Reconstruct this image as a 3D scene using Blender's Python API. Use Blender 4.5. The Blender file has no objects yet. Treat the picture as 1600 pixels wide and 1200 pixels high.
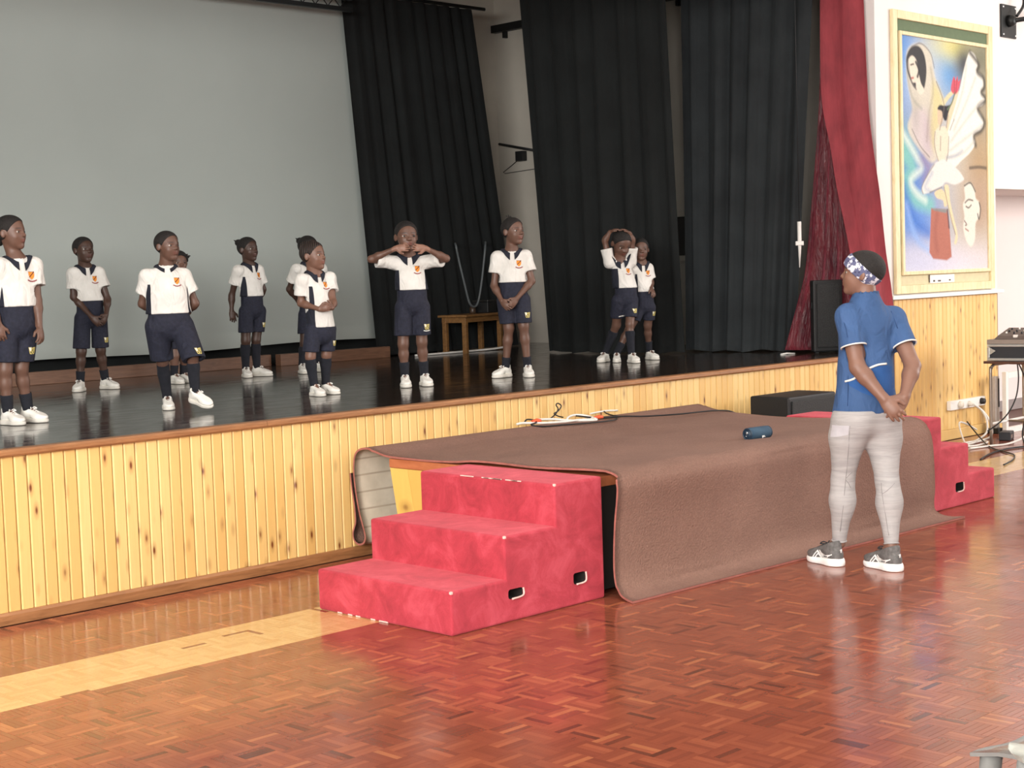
import bpy, bmesh, math, random
import numpy as np
from mathutils import Vector, Matrix
from mathutils.bvhtree import BVHTree

random.seed(7); rng = np.random.default_rng(7)
scene = bpy.context.scene
COL = scene.collection

# ------------------------------------------------------------------ camera, world, lights, exposure
cam_data = bpy.data.cameras.new('camera'); cam = bpy.data.objects.new('camera', cam_data); COL.objects.link(cam)
cam_data.sensor_width = 36.0; cam_data.lens = 2417.9 / 1600.0 * 36.0
cam_data.clip_start = 0.05; cam_data.clip_end = 100
def camera_matrix(pitch, roll, yaw, loc):
    f = Vector((math.sin(yaw) * math.cos(pitch), math.cos(yaw) * math.cos(pitch), -math.sin(pitch)))
    r = Vector((math.cos(yaw), -math.sin(yaw), 0)); d = f.cross(r)
    c, s = math.cos(roll), math.sin(roll)
    r2 = c * r + s * d; d2 = -s * r + c * d
    m = Matrix((r2, -d2, -f)).transposed().to_4x4(); m.translation = loc
    return m
cam.matrix_world = camera_matrix(math.radians(4.0862), math.radians(1.9138), math.radians(44.9666), Vector((0, 0, 1.6)))
scene.camera = cam

world = bpy.data.worlds.new('world'); scene.world = world; world.use_nodes = True
world.node_tree.nodes['Background'].inputs['Color'].default_value = (0.9, 0.95, 1.0, 1)
world.node_tree.nodes['Background'].inputs['Strength'].default_value = 0.3

def area_light(name, loc, target, sx, sy, power, color=(1, 1, 1)):
    l = bpy.data.lights.new(name, 'AREA'); l.shape = 'RECTANGLE'; l.size = sx; l.size_y = sy; l.energy = power; l.color = color
    o = bpy.data.objects.new(name, l); COL.objects.link(o); o.location = loc
    o.rotation_euler = (Vector(target) - Vector(loc)).to_track_quat('-Z', 'Y').to_euler()
    return o
area_light('window_light_left', (-4.7, 2.2, 3.2), (6.0, 4.5, 2.0), 8.0, 2.2, 1700, (1.0, 0.98, 0.95))
area_light('window_light_left_rear', (-4.7, -3.6, 3.2), (8.0, 5.0, 2.2), 2.8, 2.2, 700, (1.0, 0.98, 0.95))
area_light('window_light_back', (4.0, -7.5, 3.2), (7.0, 6.0, 1.6), 14.0, 2.0, 220, (1.0, 0.98, 0.96))
area_light('window_light_right', (17.6, 1.0, 3.0), (14.0, 7.5, 1.0), 7.0, 2.6, 900, (1.0, 0.97, 0.95))
area_light('ceiling_fill_light', (7.0, 1.0, 5.5), (7.0, 1.0, 0.0), 12.0, 8.0, 330, (1.0, 0.98, 0.94))  # added overhead fill in place of ceiling bounce and skylight

vs = scene.view_settings
vs.view_transform = 'Standard'; vs.look = 'None'; vs.gamma = 1.0; vs.use_curve_mapping = False; vs.exposure = 0.0

# ------------------------------------------------------------------ helpers
def lin(c):
    c = c / 255.0
    return c / 12.92 if c <= 0.04045 else ((c + 0.055) / 1.055) ** 2.4
def rgb(r, g, b): return (lin(r), lin(g), lin(b), 1.0)

class NT:
    def __init__(self, name, rough=0.6, color=(0.5, 0.5, 0.5, 1), **kw):
        self.m = bpy.data.materials.new(name); self.m.use_nodes = True
        self.t = self.m.node_tree; self.b = self.t.nodes['Principled BSDF']
        self.b.inputs['Base Color'].default_value = color; self.b.inputs['Roughness'].default_value = rough
        for k, v in kw.items(): self.b.inputs[k.replace('_', ' ')].default_value = v
    def n(self, typ, **kw):
        nd = self.t.nodes.new(typ)
        for k, v in kw.items():
            if k[0] == 'i' and k[1:].isdigit(): nd.inputs[int(k[1:])].default_value = v
            elif hasattr(nd, k): setattr(nd, k, v)
            else: nd.inputs[k.replace('_', ' ')].default_value = v
        return nd
    def l(self, a, b): self.t.links.new(a, b)
    def coords(self, kind='Object', scale=(1, 1, 1), rnd=False):
        tc = self.n('ShaderNodeTexCoord'); mp = self.n('ShaderNodeMapping'); mp.inputs['Scale'].default_value = scale
        self.l(tc.outputs[kind], mp.inputs['Vector'])
        if rnd:
            oi = self.n('ShaderNodeObjectInfo'); vm = self.n('ShaderNodeVectorMath', operation='SCALE'); vm.inputs[0].default_value = (37.0, 19.0, 53.0)
            self.l(oi.outputs['Random'], vm.inputs['Scale']); self.l(vm.outputs[0], mp.inputs['Location'])
        return mp.outputs['Vector']
    def noise(self, vec, scale, detail=3, rough=0.55, dist=0.0):
        nd = self.n('ShaderNodeTexNoise'); nd.inputs['Scale'].default_value = scale; nd.inputs['Detail'].default_value = detail
        nd.inputs['Roughness'].default_value = rough; nd.inputs['Distortion'].default_value = dist
        if vec is not None: self.l(vec, nd.inputs['Vector'])
        return nd.outputs['Fac']
    def ramp(self, fac, stops):
        nd = self.n('ShaderNodeValToRGB'); e = nd.color_ramp.elements
        while len(e) < len(stops): e.new(0.5)
        for el, (p, c) in zip(e, stops): el.position = p; el.color = c
        self.l(fac, nd.inputs['Fac']); return nd.outputs['Color']
    def mix(self, fac, a, b, blend='MIX'):
        nd = self.n('ShaderNodeMix', data_type='RGBA', blend_type=blend)
        for s, v in ((0, fac), (6, a), (7, b)):
            if isinstance(v, (int, float, tuple)): nd.inputs[s].default_value = v
            else: self.l(v, nd.inputs[s])
        return nd.outputs[2]
    def math(self, op, a, b=0.0, clamp=False):
        nd = self.n('ShaderNodeMath', operation=op, use_clamp=clamp)
        for s, v in ((0, a), (1, b)):
            if isinstance(v, (int, float)): nd.inputs[s].default_value = v
            else: self.l(v, nd.inputs[s])
        return nd.outputs[0]
    def color(self, sock): self.l(sock, self.b.inputs['Base Color']); return self
    def bump(self, h, strength=0.3, dist=0.01):
        nd = self.n('ShaderNodeBump'); nd.inputs['Strength'].default_value = strength; nd.inputs['Distance'].default_value = dist
        self.l(h, nd.inputs['Height']); self.l(nd.outputs['Normal'], self.b.inputs['Normal']); return self

def cloth_mat(name, c1, c2, scale=6.0, rough=0.9, bump=0.25, fine=220.0, sheen=0.0):
    q = NT(name, rough); v = q.coords()
    q.color(q.ramp(q.noise(v, scale, 4), [(0.3, c1), (0.7, c2)])); q.bump(q.noise(v, fine, 2), bump, 0.004)
    if sheen: q.b.inputs['Sheen Weight'].default_value = sheen
    return q.m
def plain(name, c, rough=0.5, metallic=0.0, var=0.06, scale=25.0, **kw):
    q = NT(name, rough, c, Metallic=metallic, **kw); v = q.coords()
    a = tuple(max(0, x * (1 - var)) for x in c[:3]) + (1,); b = tuple(min(1, x * (1 + var)) for x in c[:3]) + (1,)
    q.color(q.ramp(q.noise(v, scale, 3), [(0.3, a), (0.7, b)])); return q.m

def raw_mesh(name, co, faces=None, quads=None, smooth=False):
    me = bpy.data.meshes.new(name)
    if quads is not None:
        co = np.asarray(co, np.float32); quads = np.asarray(quads, np.int32)
        me.vertices.add(len(co)); me.vertices.foreach_set('co', co.ravel())
        me.loops.add(quads.size); me.loops.foreach_set('vertex_index', quads.ravel())
        me.polygons.add(len(quads)); k = quads.shape[1]
        me.polygons.foreach_set('loop_start', np.arange(0, quads.size, k, dtype=np.int32))
        me.update(calc_edges=True)
    else:
        me.from_pydata([tuple(map(float, c)) for c in co], [], faces); me.update()
    me.polygons.foreach_set('use_smooth', [bool(smooth)] * len(me.polygons))
    return me
def link(name, me, mats=None, parent=None, loc=None, rot=None):
    o = bpy.data.objects.new(name, me); COL.objects.link(o)
    if mats is not None:
        for m in (mats if isinstance(mats, (list, tuple)) else [mats]): me.materials.append(m)
    if parent is not None: o.parent = parent
    if loc is not None: o.location = loc
    if rot is not None: o.rotation_euler = rot
    return o
def tag(o, label=None, cat=None, group=None, kind=None):
    for k, v in (('label', label), ('category', cat), ('group', group), ('kind', kind)):
        if v: o[k] = v
    return o
def empty(name, loc=(0, 0, 0), rz=0.0, label=None, cat=None, group=None, kind=None):
    o = bpy.data.objects.new(name, None); COL.objects.link(o); o.location = loc; o.rotation_euler = (0, 0, rz); o.empty_display_size = 0.1
    return tag(o, label, cat, group, kind)
def box_bm(lo, hi, bevel=0.0, seg=2, bm=None):
    b2 = bmesh.new()
    bmesh.ops.create_cube(b2, size=1.0)
    lo, hi = Vector(lo), Vector(hi); c = (lo + hi) / 2; s = hi - lo
    for v in b2.verts: v.co = Vector((v.co.x * s.x + c.x, v.co.y * s.y + c.y, v.co.z * s.z + c.z))
    if bevel: bmesh.ops.bevel(b2, geom=b2.edges[:], offset=bevel, segments=seg, profile=0.5, affect='EDGES')
    if bm is None: return b2
    tmp = bpy.data.meshes.new('t'); b2.to_mesh(tmp); bm.from_mesh(tmp); bpy.data.meshes.remove(tmp); b2.free(); return bm
def bm_obj(name, bm, mat, parent=None, smooth=False, loc=None, rot=None):
    me = bpy.data.meshes.new(name); bm.to_mesh(me); bm.free()
    if smooth: me.polygons.foreach_set('use_smooth', [True] * len(me.polygons))
    return link(name, me, mat, parent, loc, rot)
def box(name, lo, hi, mat, parent=None, bevel=0.0, seg=2, loc=None, rot=None):
    return bm_obj(name, box_bm(lo, hi, bevel, seg), mat, parent, loc=loc, rot=rot)
def smooth_path(pts, n=8, closed=False):
    P = [Vector(p) for p in pts]; out = []
    m = len(P)
    for i in range(m if closed else m - 1):
        if closed: p0, p1, p2, p3 = P[i - 1], P[i], P[(i + 1) % m], P[(i + 2) % m]
        else: p0, p1, p2, p3 = P[max(i - 1, 0)], P[i], P[i + 1], P[min(i + 2, m - 1)]
        for k in range(n):
            t = k / n
            out.append(0.5 * ((2 * p1) + (p2 - p0) * t + (2 * p0 - 5 * p1 + 4 * p2 - p3) * t * t + (3 * p1 - p0 - 3 * p2 + p3) * t ** 3))
    if not closed: out.append(P[-1])
    return out
def tube_mesh(name, pts, r, sides=8, radii=None, caps=True):
    P = [Vector(p) for p in pts]; vs_, fs = [], []
    up = Vector((0, 0, 1)); prev = None
    for i, p in enumerate(P):
        t = (P[min(i + 1, len(P) - 1)] - P[max(i - 1, 0)]).normalized()
        if prev is None:
            a = t.cross(up)
            if a.length < 0.05: a = t.cross(Vector((1, 0, 0)))
            a.normalize()
        else:
            a = prev - t * prev.dot(t); a.normalize()
        prev = a; b = t.cross(a)
        rr = radii[i] if radii else r
        for k in range(sides):
            an = 2 * math.pi * k / sides
            vs_.append(p + (a * math.cos(an) + b * math.sin(an)) * rr)
    for i in range(len(P) - 1):
        for k in range(sides):
            k2 = (k + 1) % sides
            fs.append((i * sides + k, i * sides + k2, (i + 1) * sides + k2, (i + 1) * sides + k))
    if caps:
        fs.append(tuple(range(sides))[::-1]); fs.append(tuple(range((len(P) - 1) * sides, len(P) * sides)))
    me = bpy.data.meshes.new(name); me.from_pydata(vs_, [], fs); me.update()
    me.polygons.foreach_set('use_smooth', [len(p.vertices) == 4 for p in me.polygons])
    bm = bmesh.new(); bm.from_mesh(me); bmesh.ops.recalc_face_normals(bm, faces=bm.faces[:]); bm.to_mesh(me); bm.free()
    return me
def tube(name, pts, r, mat, parent=None, sides=8, n=0, closed=False, radii=None):
    if n: pts = smooth_path(pts, n, closed)
    if closed: pts = list(pts) + [pts[0]]
    return link(name, tube_mesh(name, pts, r, sides, radii), mat, parent)
def lathe(name, prof, mat, parent=None, sides=24, loc=None, rot=None):
    vs_, fs = [], []
    for (r, z) in prof:
        for k in range(sides):
            a = 2 * math.pi * k / sides; vs_.append((r * math.cos(a), r * math.sin(a), z))
    for i in range(len(prof) - 1):
        for k in range(sides):
            k2 = (k + 1) % sides; fs.append((i * sides + k, i * sides + k2, (i + 1) * sides + k2, (i + 1) * sides + k))
    fs.append(tuple(range(sides))[::-1]); fs.append(tuple(range((len(prof) - 1) * sides, len(prof) * sides)))
    me = raw_mesh(name, vs_, fs); me.polygons.foreach_set('use_smooth', [len(p.vertices) == 4 for p in me.polygons])
    return link(name, me, mat, parent, loc, rot)
def solid_sheet(name, grid, thick, mats, parent=None, smooth=True, edge_rows=True):
    # grid: (nu, nv, 3) array -> closed sheet; material 0 on the top side, 1 on the under side, 2 on the rim
    g = np.asarray(grid, float); nu, nv = g.shape[:2]
    du = np.gradient(g, axis=0); dv = np.gradient(g, axis=1)
    nm = np.cross(du, dv); nm /= np.linalg.norm(nm, axis=2, keepdims=True) + 1e-9
    top = g.reshape(-1, 3); bot = (g - nm * thick).reshape(-1, 3)
    co = np.vstack([top, bot]); N = nu * nv
    idx = np.arange(N).reshape(nu, nv)
    q = np.stack([idx[:-1, :-1], idx[1:, :-1], idx[1:, 1:], idx[:-1, 1:]], -1).reshape(-1, 4)
    qb = q[:, ::-1] + N
    def rim(a):
        a = np.asarray(a); return np.stack([a[:-1], a[:-1] + N, a[1:] + N, a[1:]], -1)
    rims = np.vstack([rim(idx[:, 0]), rim(idx[-1, :]), rim(idx[::-1, -1]), rim(idx[0, ::-1])])
    rims = rims[:, ::-1]
    allq = np.vstack([q, qb, rims])
    me = raw_mesh(name, co, quads=allq, smooth=False)
    if smooth:
        sm = np.ones(len(allq), bool); sm[len(q) + len(qb):] = False
        me.polygons.foreach_set('use_smooth', sm)
    mi = np.concatenate([np.zeros(len(q), np.int32), np.full(len(qb), 1 if len(mats) > 1 else 0, np.int32), np.full(len(rims), 2 if len(mats) > 2 else 0, np.int32)])
    o = link(name, me, mats, parent)
    me.polygons.foreach_set('material_index', mi)
    return o
def clear_of_mats(me): me.materials.clear()

# ------------------------------------------------------------------ materials of the place
def pine_mat(name, base_a, base_b):
    q = NT(name, 0.42); v = q.coords('Object', (1, 1, 1), True)
    st = q.coords('Object', (60, 20, 3.0), True)
    grain = q.noise(st, 1.0, 4, 0.6, 0.6)
    oi = q.n('ShaderNodeObjectInfo')
    c = q.ramp(oi.outputs['Random'], [(0.0, base_a), (0.55, base_b), (1.0, tuple(x * y for x, y in zip(base_a, (0.84, 0.72, 0.58, 1))))])
    c = q.mix(q.math('MULTIPLY', grain, 0.6), c, tuple(x * y for x, y in zip(base_a, (0.80, 0.66, 0.45, 1))))
    vo = q.n('ShaderNodeTexVoronoi', feature='F1'); vo.inputs['Scale'].default_value = 1.0
    q.l(q.coords('Object', (15, 4, 5.4), True), vo.inputs['Vector'])
    k = q.ramp(vo.outputs['Distance'], [(0.06, (1, 1, 1, 1)), (0.14, (0.35, 0.35, 0.35, 1)), (0.30, (0, 0, 0, 1))])
    c = q.mix(k, c, rgb(112, 58, 24)); q.color(c)
    q.b.inputs['Coat Weight'].default_value = 0.25; q.b.inputs['Coat Roughness'].default_value = 0.3
    q.bump(grain, 0.08, 0.003)
    return q.m
M = {}
M['pine'] = pine_mat('pine_varnish', rgb(238, 206, 140), rgb(230, 192, 122))
M['pine_gap'] = plain('pine_groove', rgb(104, 56, 24), 0.8)
def wood_mat(name, a, b, sc=(3, 30, 30), rough=0.4):
    q = NT(name, rough); v = q.coords('Object', sc)
    q.color(q.ramp(q.noise(v, 1.5, 5, 0.6, 1.0), [(0.3, a), (0.7, b)])); return q.m
M['brown_trim'] = wood_mat('brown_trim_wood', rgb(132, 88, 54), rgb(170, 120, 78))
M['redplank'] = wood_mat('reddish_plank', rgb(112, 80, 62), rgb(138, 102, 80))
M['wall'] = plain('white_wall_paint', rgb(226, 220, 216), 0.75, var=0.03, scale=1.5)
M['wall_stage'] = plain('grey_stage_wall', rgb(196, 190, 178), 0.85, var=0.06, scale=2.0)
M['ceiling'] = plain('ceiling_paint', rgb(225, 222, 215), 0.85, var=0.03)
M['white'] = plain('white_paint', rgb(232, 230, 224), 0.5, var=0.03)
M['black'] = plain('black_paint', rgb(24, 25, 26), 0.55, var=0.15)
M['blackcloth'] = cloth_mat('black_curtain_cloth', rgb(15, 18, 18), rgb(24, 28, 28), 3.0, 0.95, 0.35, 260, 0.0)
M['blackcloth2'] = cloth_mat('dark_blue_black_curtain_cloth', rgb(30, 34, 36), rgb(42, 47, 49), 3.0, 0.95, 0.35, 260, 0.0)
M['metal_dark'] = plain('dark_metal', rgb(40, 42, 42), 0.45, 0.5)
M['cable_black'] = plain('black_cable', rgb(22, 22, 24), 0.5)
M['cable_white'] = plain('white_cable', rgb(225, 222, 214), 0.45)
M['orange'] = plain('orange_plug', rgb(228, 92, 52), 0.45)

# parquet fingers: colour by the 'tone' attribute of every strip
q = NT('parquet_wood', 0.22); at = q.n('ShaderNodeAttribute', attribute_name='tone', attribute_type='GEOMETRY')
c = q.ramp(at.outputs['Fac'], [(0.0, rgb(98, 54, 42)), (0.16, rgb(126, 66, 50)), (0.42, rgb(146, 78, 57)), (0.66, rgb(168, 96, 68)), (0.74, rgb(180, 114, 76)), (0.77, rgb(214, 172, 112)), (1.0, rgb(230, 196, 136))])
g = q.noise(q.coords('Object', (40, 40, 40)), 2.0, 4)
c = q.mix(q.math('MULTIPLY', g, 0.3), c, (0.13, 0.045, 0.024, 1), 'MIX')
q.color(c); q.b.inputs['Specular IOR Level'].default_value = 0.7
rr = q.ramp(q.noise(q.coords('Object', (1, 1, 1)), 5.0, 5), [(0.3, (0.11, 0.11, 0.11, 1)), (0.7, (0.21, 0.21, 0.21, 1))]); q.l(rr, q.b.inputs['Roughness'])
M['parquet'] = q.m
M['parquet_base'] = plain('parquet_joint', rgb(84, 44, 30), 0.5)
q = NT('stage_floor_varnish', 0.12); v = q.coords('Object', (0.6, 10, 1))
w = q.n('ShaderNodeTexWave', wave_type='BANDS', bands_direction='Y'); w.inputs['Scale'].default_value = 1.55; w.inputs['Distortion'].default_value = 0.0
q.l(q.coords('Object', (1, 1, 1)), w.inputs['Vector'])
gap = q.ramp(w.outputs['Fac'], [(0.0, (1, 1, 1, 1)), (0.02, (0, 0, 0, 1))])
c = q.ramp(q.noise(v, 2.0, 5), [(0.3, rgb(40, 29, 22)), (0.7, rgb(58, 43, 33))]); c = q.mix(gap, c, rgb(18, 13, 10)); q.color(c)
rr = q.ramp(q.noise(q.coords('Object', (2, 5, 1)), 3.0, 5), [(0.3, (0.07, 0.07, 0.07, 1)), (0.75, (0.22, 0.22, 0.22, 1))]); q.l(rr, q.b.inputs['Roughness'])
q.bump(q.noise(q.coords('Object', (1, 8, 1)), 3.0, 2), 0.05, 0.01)
M['stage_floor'] = q.m
M['cyc'] = plain('grey_green_backdrop', rgb(180, 188, 183), 0.95, var=0.025, scale=1.2)

# ------------------------------------------------------------------ hall and stage shell
Y0 = 6.93                 # face of the stage front boards
ST = 0.84                 # stage level
def slab(name, lo, hi, mat, kind='structure', parent=None, bevel=0.0):
    o = box(name, lo, hi, mat, parent, bevel)
    if kind and parent is None: o['kind'] = kind
    return o
floor = slab('floor', (-5, -8.5, -0.12), (18.2, 7.9, -0.004), M['parquet_base'])
slab('ceiling', (-5.1, -8.6, 5.6), (18.2, 6.95, 5.75), M['ceiling'])
slab('wall_left', (-5.2, -8.6, 0), (-5.0, 6.95, 5.6), M['wall'])
slab('wall_back', (-5.2, -8.8, 0), (18.2, -8.5, 5.6), M['wall'])
slab('wall_right', (18.0, -8.6, 0), (18.2, 8.0, 5.6), M['wall'])
# proscenium wall: pillar on the right with the painting, header over the opening, wall far left
wb = box_bm((11.30, 6.955, 0.0), (13.32, 7.10, 5.6)); box_bm((13.32, 6.955, 2.23), (18.0, 7.10, 5.6), bm=wb)
box_bm((0.0, 6.955, 3.87), (11.30, 7.10, 5.6), bm=wb); box_bm((-5.0, 6.955, 0.0), (0.6, 7.10, 5.6), bm=wb)
o = bm_obj('wall_front', wb, M['wall']); o['kind'] = 'structure'
# recess to the right of the painting wall
rb = box_bm((13.20, 7.75, 0.0), (18.0, 7.9, 2.4)); box_bm((13.32, 7.10, 2.23), (18.0, 7.75, 2.4), bm=rb); box_bm((13.20, 7.10, 0.0), (13.32, 7.75, 2.4), bm=rb)
M['wall_recess'] = plain('pinkish_recess_paint', rgb(230, 220, 216), 0.8, var=0.03, scale=1.0)
o = bm_obj('wall_recess', rb, M['wall_recess']); o['kind'] = 'structure'
slab('baseboard_recess', (13.33, 7.735, 0.0), (18.0, 7.75, 0.11), plain('grey_baseboard', rgb(150, 140, 138), 0.6))
# stage box
slab('wall_stage_right', (12.1, 7.10, 0.6), (12.25, 12.4, 5.3), M['wall_stage'])
slab('wall_stage_back', (-0.4, 12.2, 0.6), (12.25, 12.4, 5.3), M['wall_stage'])
slab('wall_stage_left', (-0.5, 7.10, 0.6), (-0.35, 12.4, 5.3), M['wall_stage'])
slab('ceiling_stage', (-0.5, 7.10, 5.1), (12.25, 12.4, 5.3), M['wall_stage'])

# stage deck: glossy dark boards, brown nosing, pine front boards one by one, kick board
stage = empty('stage', (0, Y0, 0), label='raised stage with glossy dark deck and varnished pine front boards', kind='structure')
stage.location = (0, 0, 0)
box('deck', (-0.4, 6.98, 0.76), (12.1, 12.2, ST), M['stage_floor'], stage)
box('core', (-0.4, 6.962, 0.0), (11.46, 7.05, 0.76), M['pine_gap'], stage)
nose_prof = [(6.912, 0.806), (6.906, 0.815), (6.906, 0.83), (6.914, 0.8405), (6.985, 0.8405), (6.985, 0.806)]
def prism_x(name, prof, x0, x1, mat, parent):
    n = len(prof); vs_ = [(x0, y, z) for y, z in prof] + [(x1, y, z) for y, z in prof]
    fs = [tuple(range(n)), tuple(range(2 * n - 1, n - 1, -1))] + [(i + n, (i + 1) % n + n, (i + 1) % n, i)[::1] for i in range(n)]
    me = raw_mesh(name, vs_, fs); bm = bmesh.new(); bm.from_mesh(me); bmesh.ops.recalc_face_normals(bm, faces=bm.faces[:]); bm.to_mesh(me); bm.free()
    return link(name, me, mat, parent)
for a, b in ((-0.4, 2.4), (2.402, 5.0), (5.002, 7.60), (7.602, 9.05), (9.052, 11.40)):
    prism_x('nosing', nose_prof, a, b, M['brown_trim'], stage)
prism_x('kick_board', [(6.905, 0.0), (6.905, 0.045), (6.913, 0.058), (6.944, 0.058), (6.944, 0.0)], -0.4, 11.40, M['brown_trim'], stage)
def board_mesh(w, h, t, ch=0.006):
    a = w / 2 - 0.0017
    prof = [(-a, t), (-a, ch), (-a + ch, 0), (a - ch, 0), (a, ch), (a, t)]
    n = 6; vs_ = [(x, y, 0) for x, y in prof] + [(x, y, h) for x, y in prof]
    fs = [(i, (i + 1) % n, (i + 1) % n + n, i + n) for i in range(n)] + [tuple(range(n))[::-1], tuple(range(n, 2 * n))]
    me = raw_mesh('board', vs_, fs); bm = bmesh.new(); bm.from_mesh(me); bmesh.ops.recalc_face_normals(bm, faces=bm.faces[:]); bm.to_mesh(me); bm.free()
    return me
PW = 0.0664
bm1 = board_mesh(PW, 0.75, 0.018); bm1.materials.append(M['pine'])
x = 2.03; i = 0
while x < 11.38:
    link('board', bm1, None, stage, (x, Y0 + random.uniform(-0.0012, 0.0012), 0.056 + 0.0001)); x += PW; i += 1
slab('trim_1', (11.375, 6.895, 0.0), (11.43, 6.955, 1.272), wood_mat('dark_post_wood', rgb(70, 38, 30), rgb(92, 52, 40)))

# panelled dado under the painting
dado = empty('dado_panel', (0, 0, 0), label='pine board dado below the painting', kind='structure')
box('backing', (11.43, 6.945, 0.0), (13.32, 6.956, 1.27), M['pine_gap'], dado)
bm2 = board_mesh(PW, 1.175, 0.014); bm2.materials.append(M['pine'])
x = 11.464
while x < 13.31:
    link('board', bm2, None, dado, (x, Y0 + random.uniform(-0.001, 0.001), 0.092)); x += PW
box('skirting', (11.43, 6.915, 0.0), (13.33, 6.946, 0.09), M['pine'], dado, 0.004)
slab('trim_2', (11.41, 6.885, 1.272), (13.335, 6.956, 1.305), M['white'], bevel=0.004)

# ------------------------------------------------------------------ parquet: every finger of the mosaic is a solid strip
SQ = 0.125
def strip_geo(cx, cy, lx, ly, tone, jit):
    z0 = 0.0 + jit
    tx, ty = rng.normal(0, 0.0008, 2)
    a, b = lx / 2, ly / 2; ia, ib = a - 0.0006, b - 0.0006
    co = []
    for (sx, sy) in ((-1, -1), (1, -1), (1, 1), (-1, 1)):
        co.append((cx + sx * ia, cy + sy * ib, z0 + sx * ia * tx + sy * ib * ty))
    for (sx, sy) in ((-1, -1), (1, -1), (1, 1), (-1, 1)): co.append((cx + sx * a, cy + sy * b, -0.006))
    return co
STRIP_F = [(0, 1, 2, 3), (4, 5, 1, 0), (5, 6, 2, 1), (6, 7, 3, 2), (7, 4, 0, 3)]
strips = []
nx0, nx1 = int(1.5 / SQ), int(14.6 / SQ)
for ix in range(nx0, nx1):
    for iy in range(2, 56):
        x0 = ix * SQ + 0.07; y0 = iy * SQ
        xc, yc = x0 + SQ / 2, y0 + SQ / 2
        if yc > 6.91 and xc < 13.3: continue
        ang = math.degrees(math.atan2(xc, yc)); d = math.hypot(xc, yc)
        if ang < 14 or ang > 79 or d < 2.4: continue
        if 5.75 < xc < 8.4 and yc > 5.1: continue          # under the platform
        light = 44 <= iy < 48
        swap = (ix + iy) % 2
        sqt = rng.normal(0, 0.05)
        for k in range(5):
            off = (k - 2) * SQ / 5
            if light:
                t = 0.80 + 0.18 * rng.random()
                if rng.random() < 0.006: t = 0.2
            else:
                t = float(np.clip(0.38 + sqt * 0.9 + rng.normal(0, 0.105), 0.0, 0.66))
                if rng.random() < 0.03: t = 0.71
                if rng.random() < 0.03: t = 0.02
            if swap: strips.append((d, xc, yc + off, SQ, SQ / 5, t))
            else: strips.append((d, xc + off, yc, SQ / 5, SQ, t))
# the 300 that show largest: nearest ones inside the frame
def in_frame(x, y, z=0.0, m=0.01):
    v = cam.matrix_world.inverted() @ Vector((x, y, z))
    if v.z > 0: return False
    u = 0.5 + v.x / -v.z * 2417.9 / 1600; w = 0.5 - v.y / -v.z * 2417.9 / 1200
    return -m < u < 1 + m and -m < w < 1 + m
strips.sort(key=lambda s: s[0])
big, rest = [], []
for s in strips:
    if len(big) < 290 and in_frame(s[1], s[2]): big.append(s)
    else: rest.append(s)
def set_tone(me, arr):
    a = me.attributes.new('tone', 'FLOAT', 'POINT'); a.data.foreach_set('value', np.asarray(arr, np.float32))
for s in big:
    co = strip_geo(0, 0, s[3], s[4], s[5], rng.normal(0, 0.0001))
    me = raw_mesh('parquet_strip', co, STRIP_F); set_tone(me, [s[5]] * 8)
    link('parquet_strip', me, M['parquet'], floor, (s[1], s[2], 0))
co = []; fq = []; tn = []
F = np.array(STRIP_F)
for i, s in enumerate(rest):
    co += strip_geo(s[1], s[2], s[3], s[4], s[5], rng.normal(0, 0.0001)); tn += [s[5]] * 8
fq = (F[None] + 8 * np.arange(len(rest))[:, None, None]).reshape(-1, 4)
me = raw_mesh('parquet', co, quads=fq); set_tone(me, tn)
link('parquet', me, M['parquet'], floor)['kind'] = 'stuff'
# ------------------------------------------------------------------ stage dressing
M['border'] = M['blackcloth']
# backdrop screen and the dark cloth and planks below it
n = 40
xs = np.linspace(2.6, 10.3, n); zs = np.linspace(1.02, 4.6, 24)
g = np.array([[(x, 11.52 + 0.012 * math.sin(x * 1.9) * (1.5 - abs(z - 2.8) / 3) + 0.01 * math.sin(x * 0.7 + z), z + (0.012 * math.sin(x * 2.3) if z < 1.03 else 0)) for z in zs] for x in xs])
cy = solid_sheet('backdrop', g, 0.006, [M['cyc']])
tag(cy, 'large plain grey-green backdrop screen hanging across the rear of the stage', 'backdrop')
g = np.array([[(x, 11.66 + 0.03 * math.sin(x * 5 + z), 0.842 + z) for z in np.linspace(0, 0.35, 6)] for x in np.linspace(2.6, 10.6, 90)])
o = solid_sheet('dark_border_cloth', g, 0.006, [M['blackcloth']]); tag(o, 'dark cloth strip under the lower edge of the backdrop', 'cloth')
bat = empty('batten', (0, 0, 0), label='reddish-brown low plank rail lying along the rear of the stage below the backdrop', cat='plank')
box('plank', (2.6, 11.36, ST), (8.30, 11.40, ST + 0.105), M['redplank'], bat, 0.004)
box('plank', (8.33, 11.26, ST), (9.62, 11.34, ST + 0.105), M['redplank'], bat, 0.004)

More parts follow.
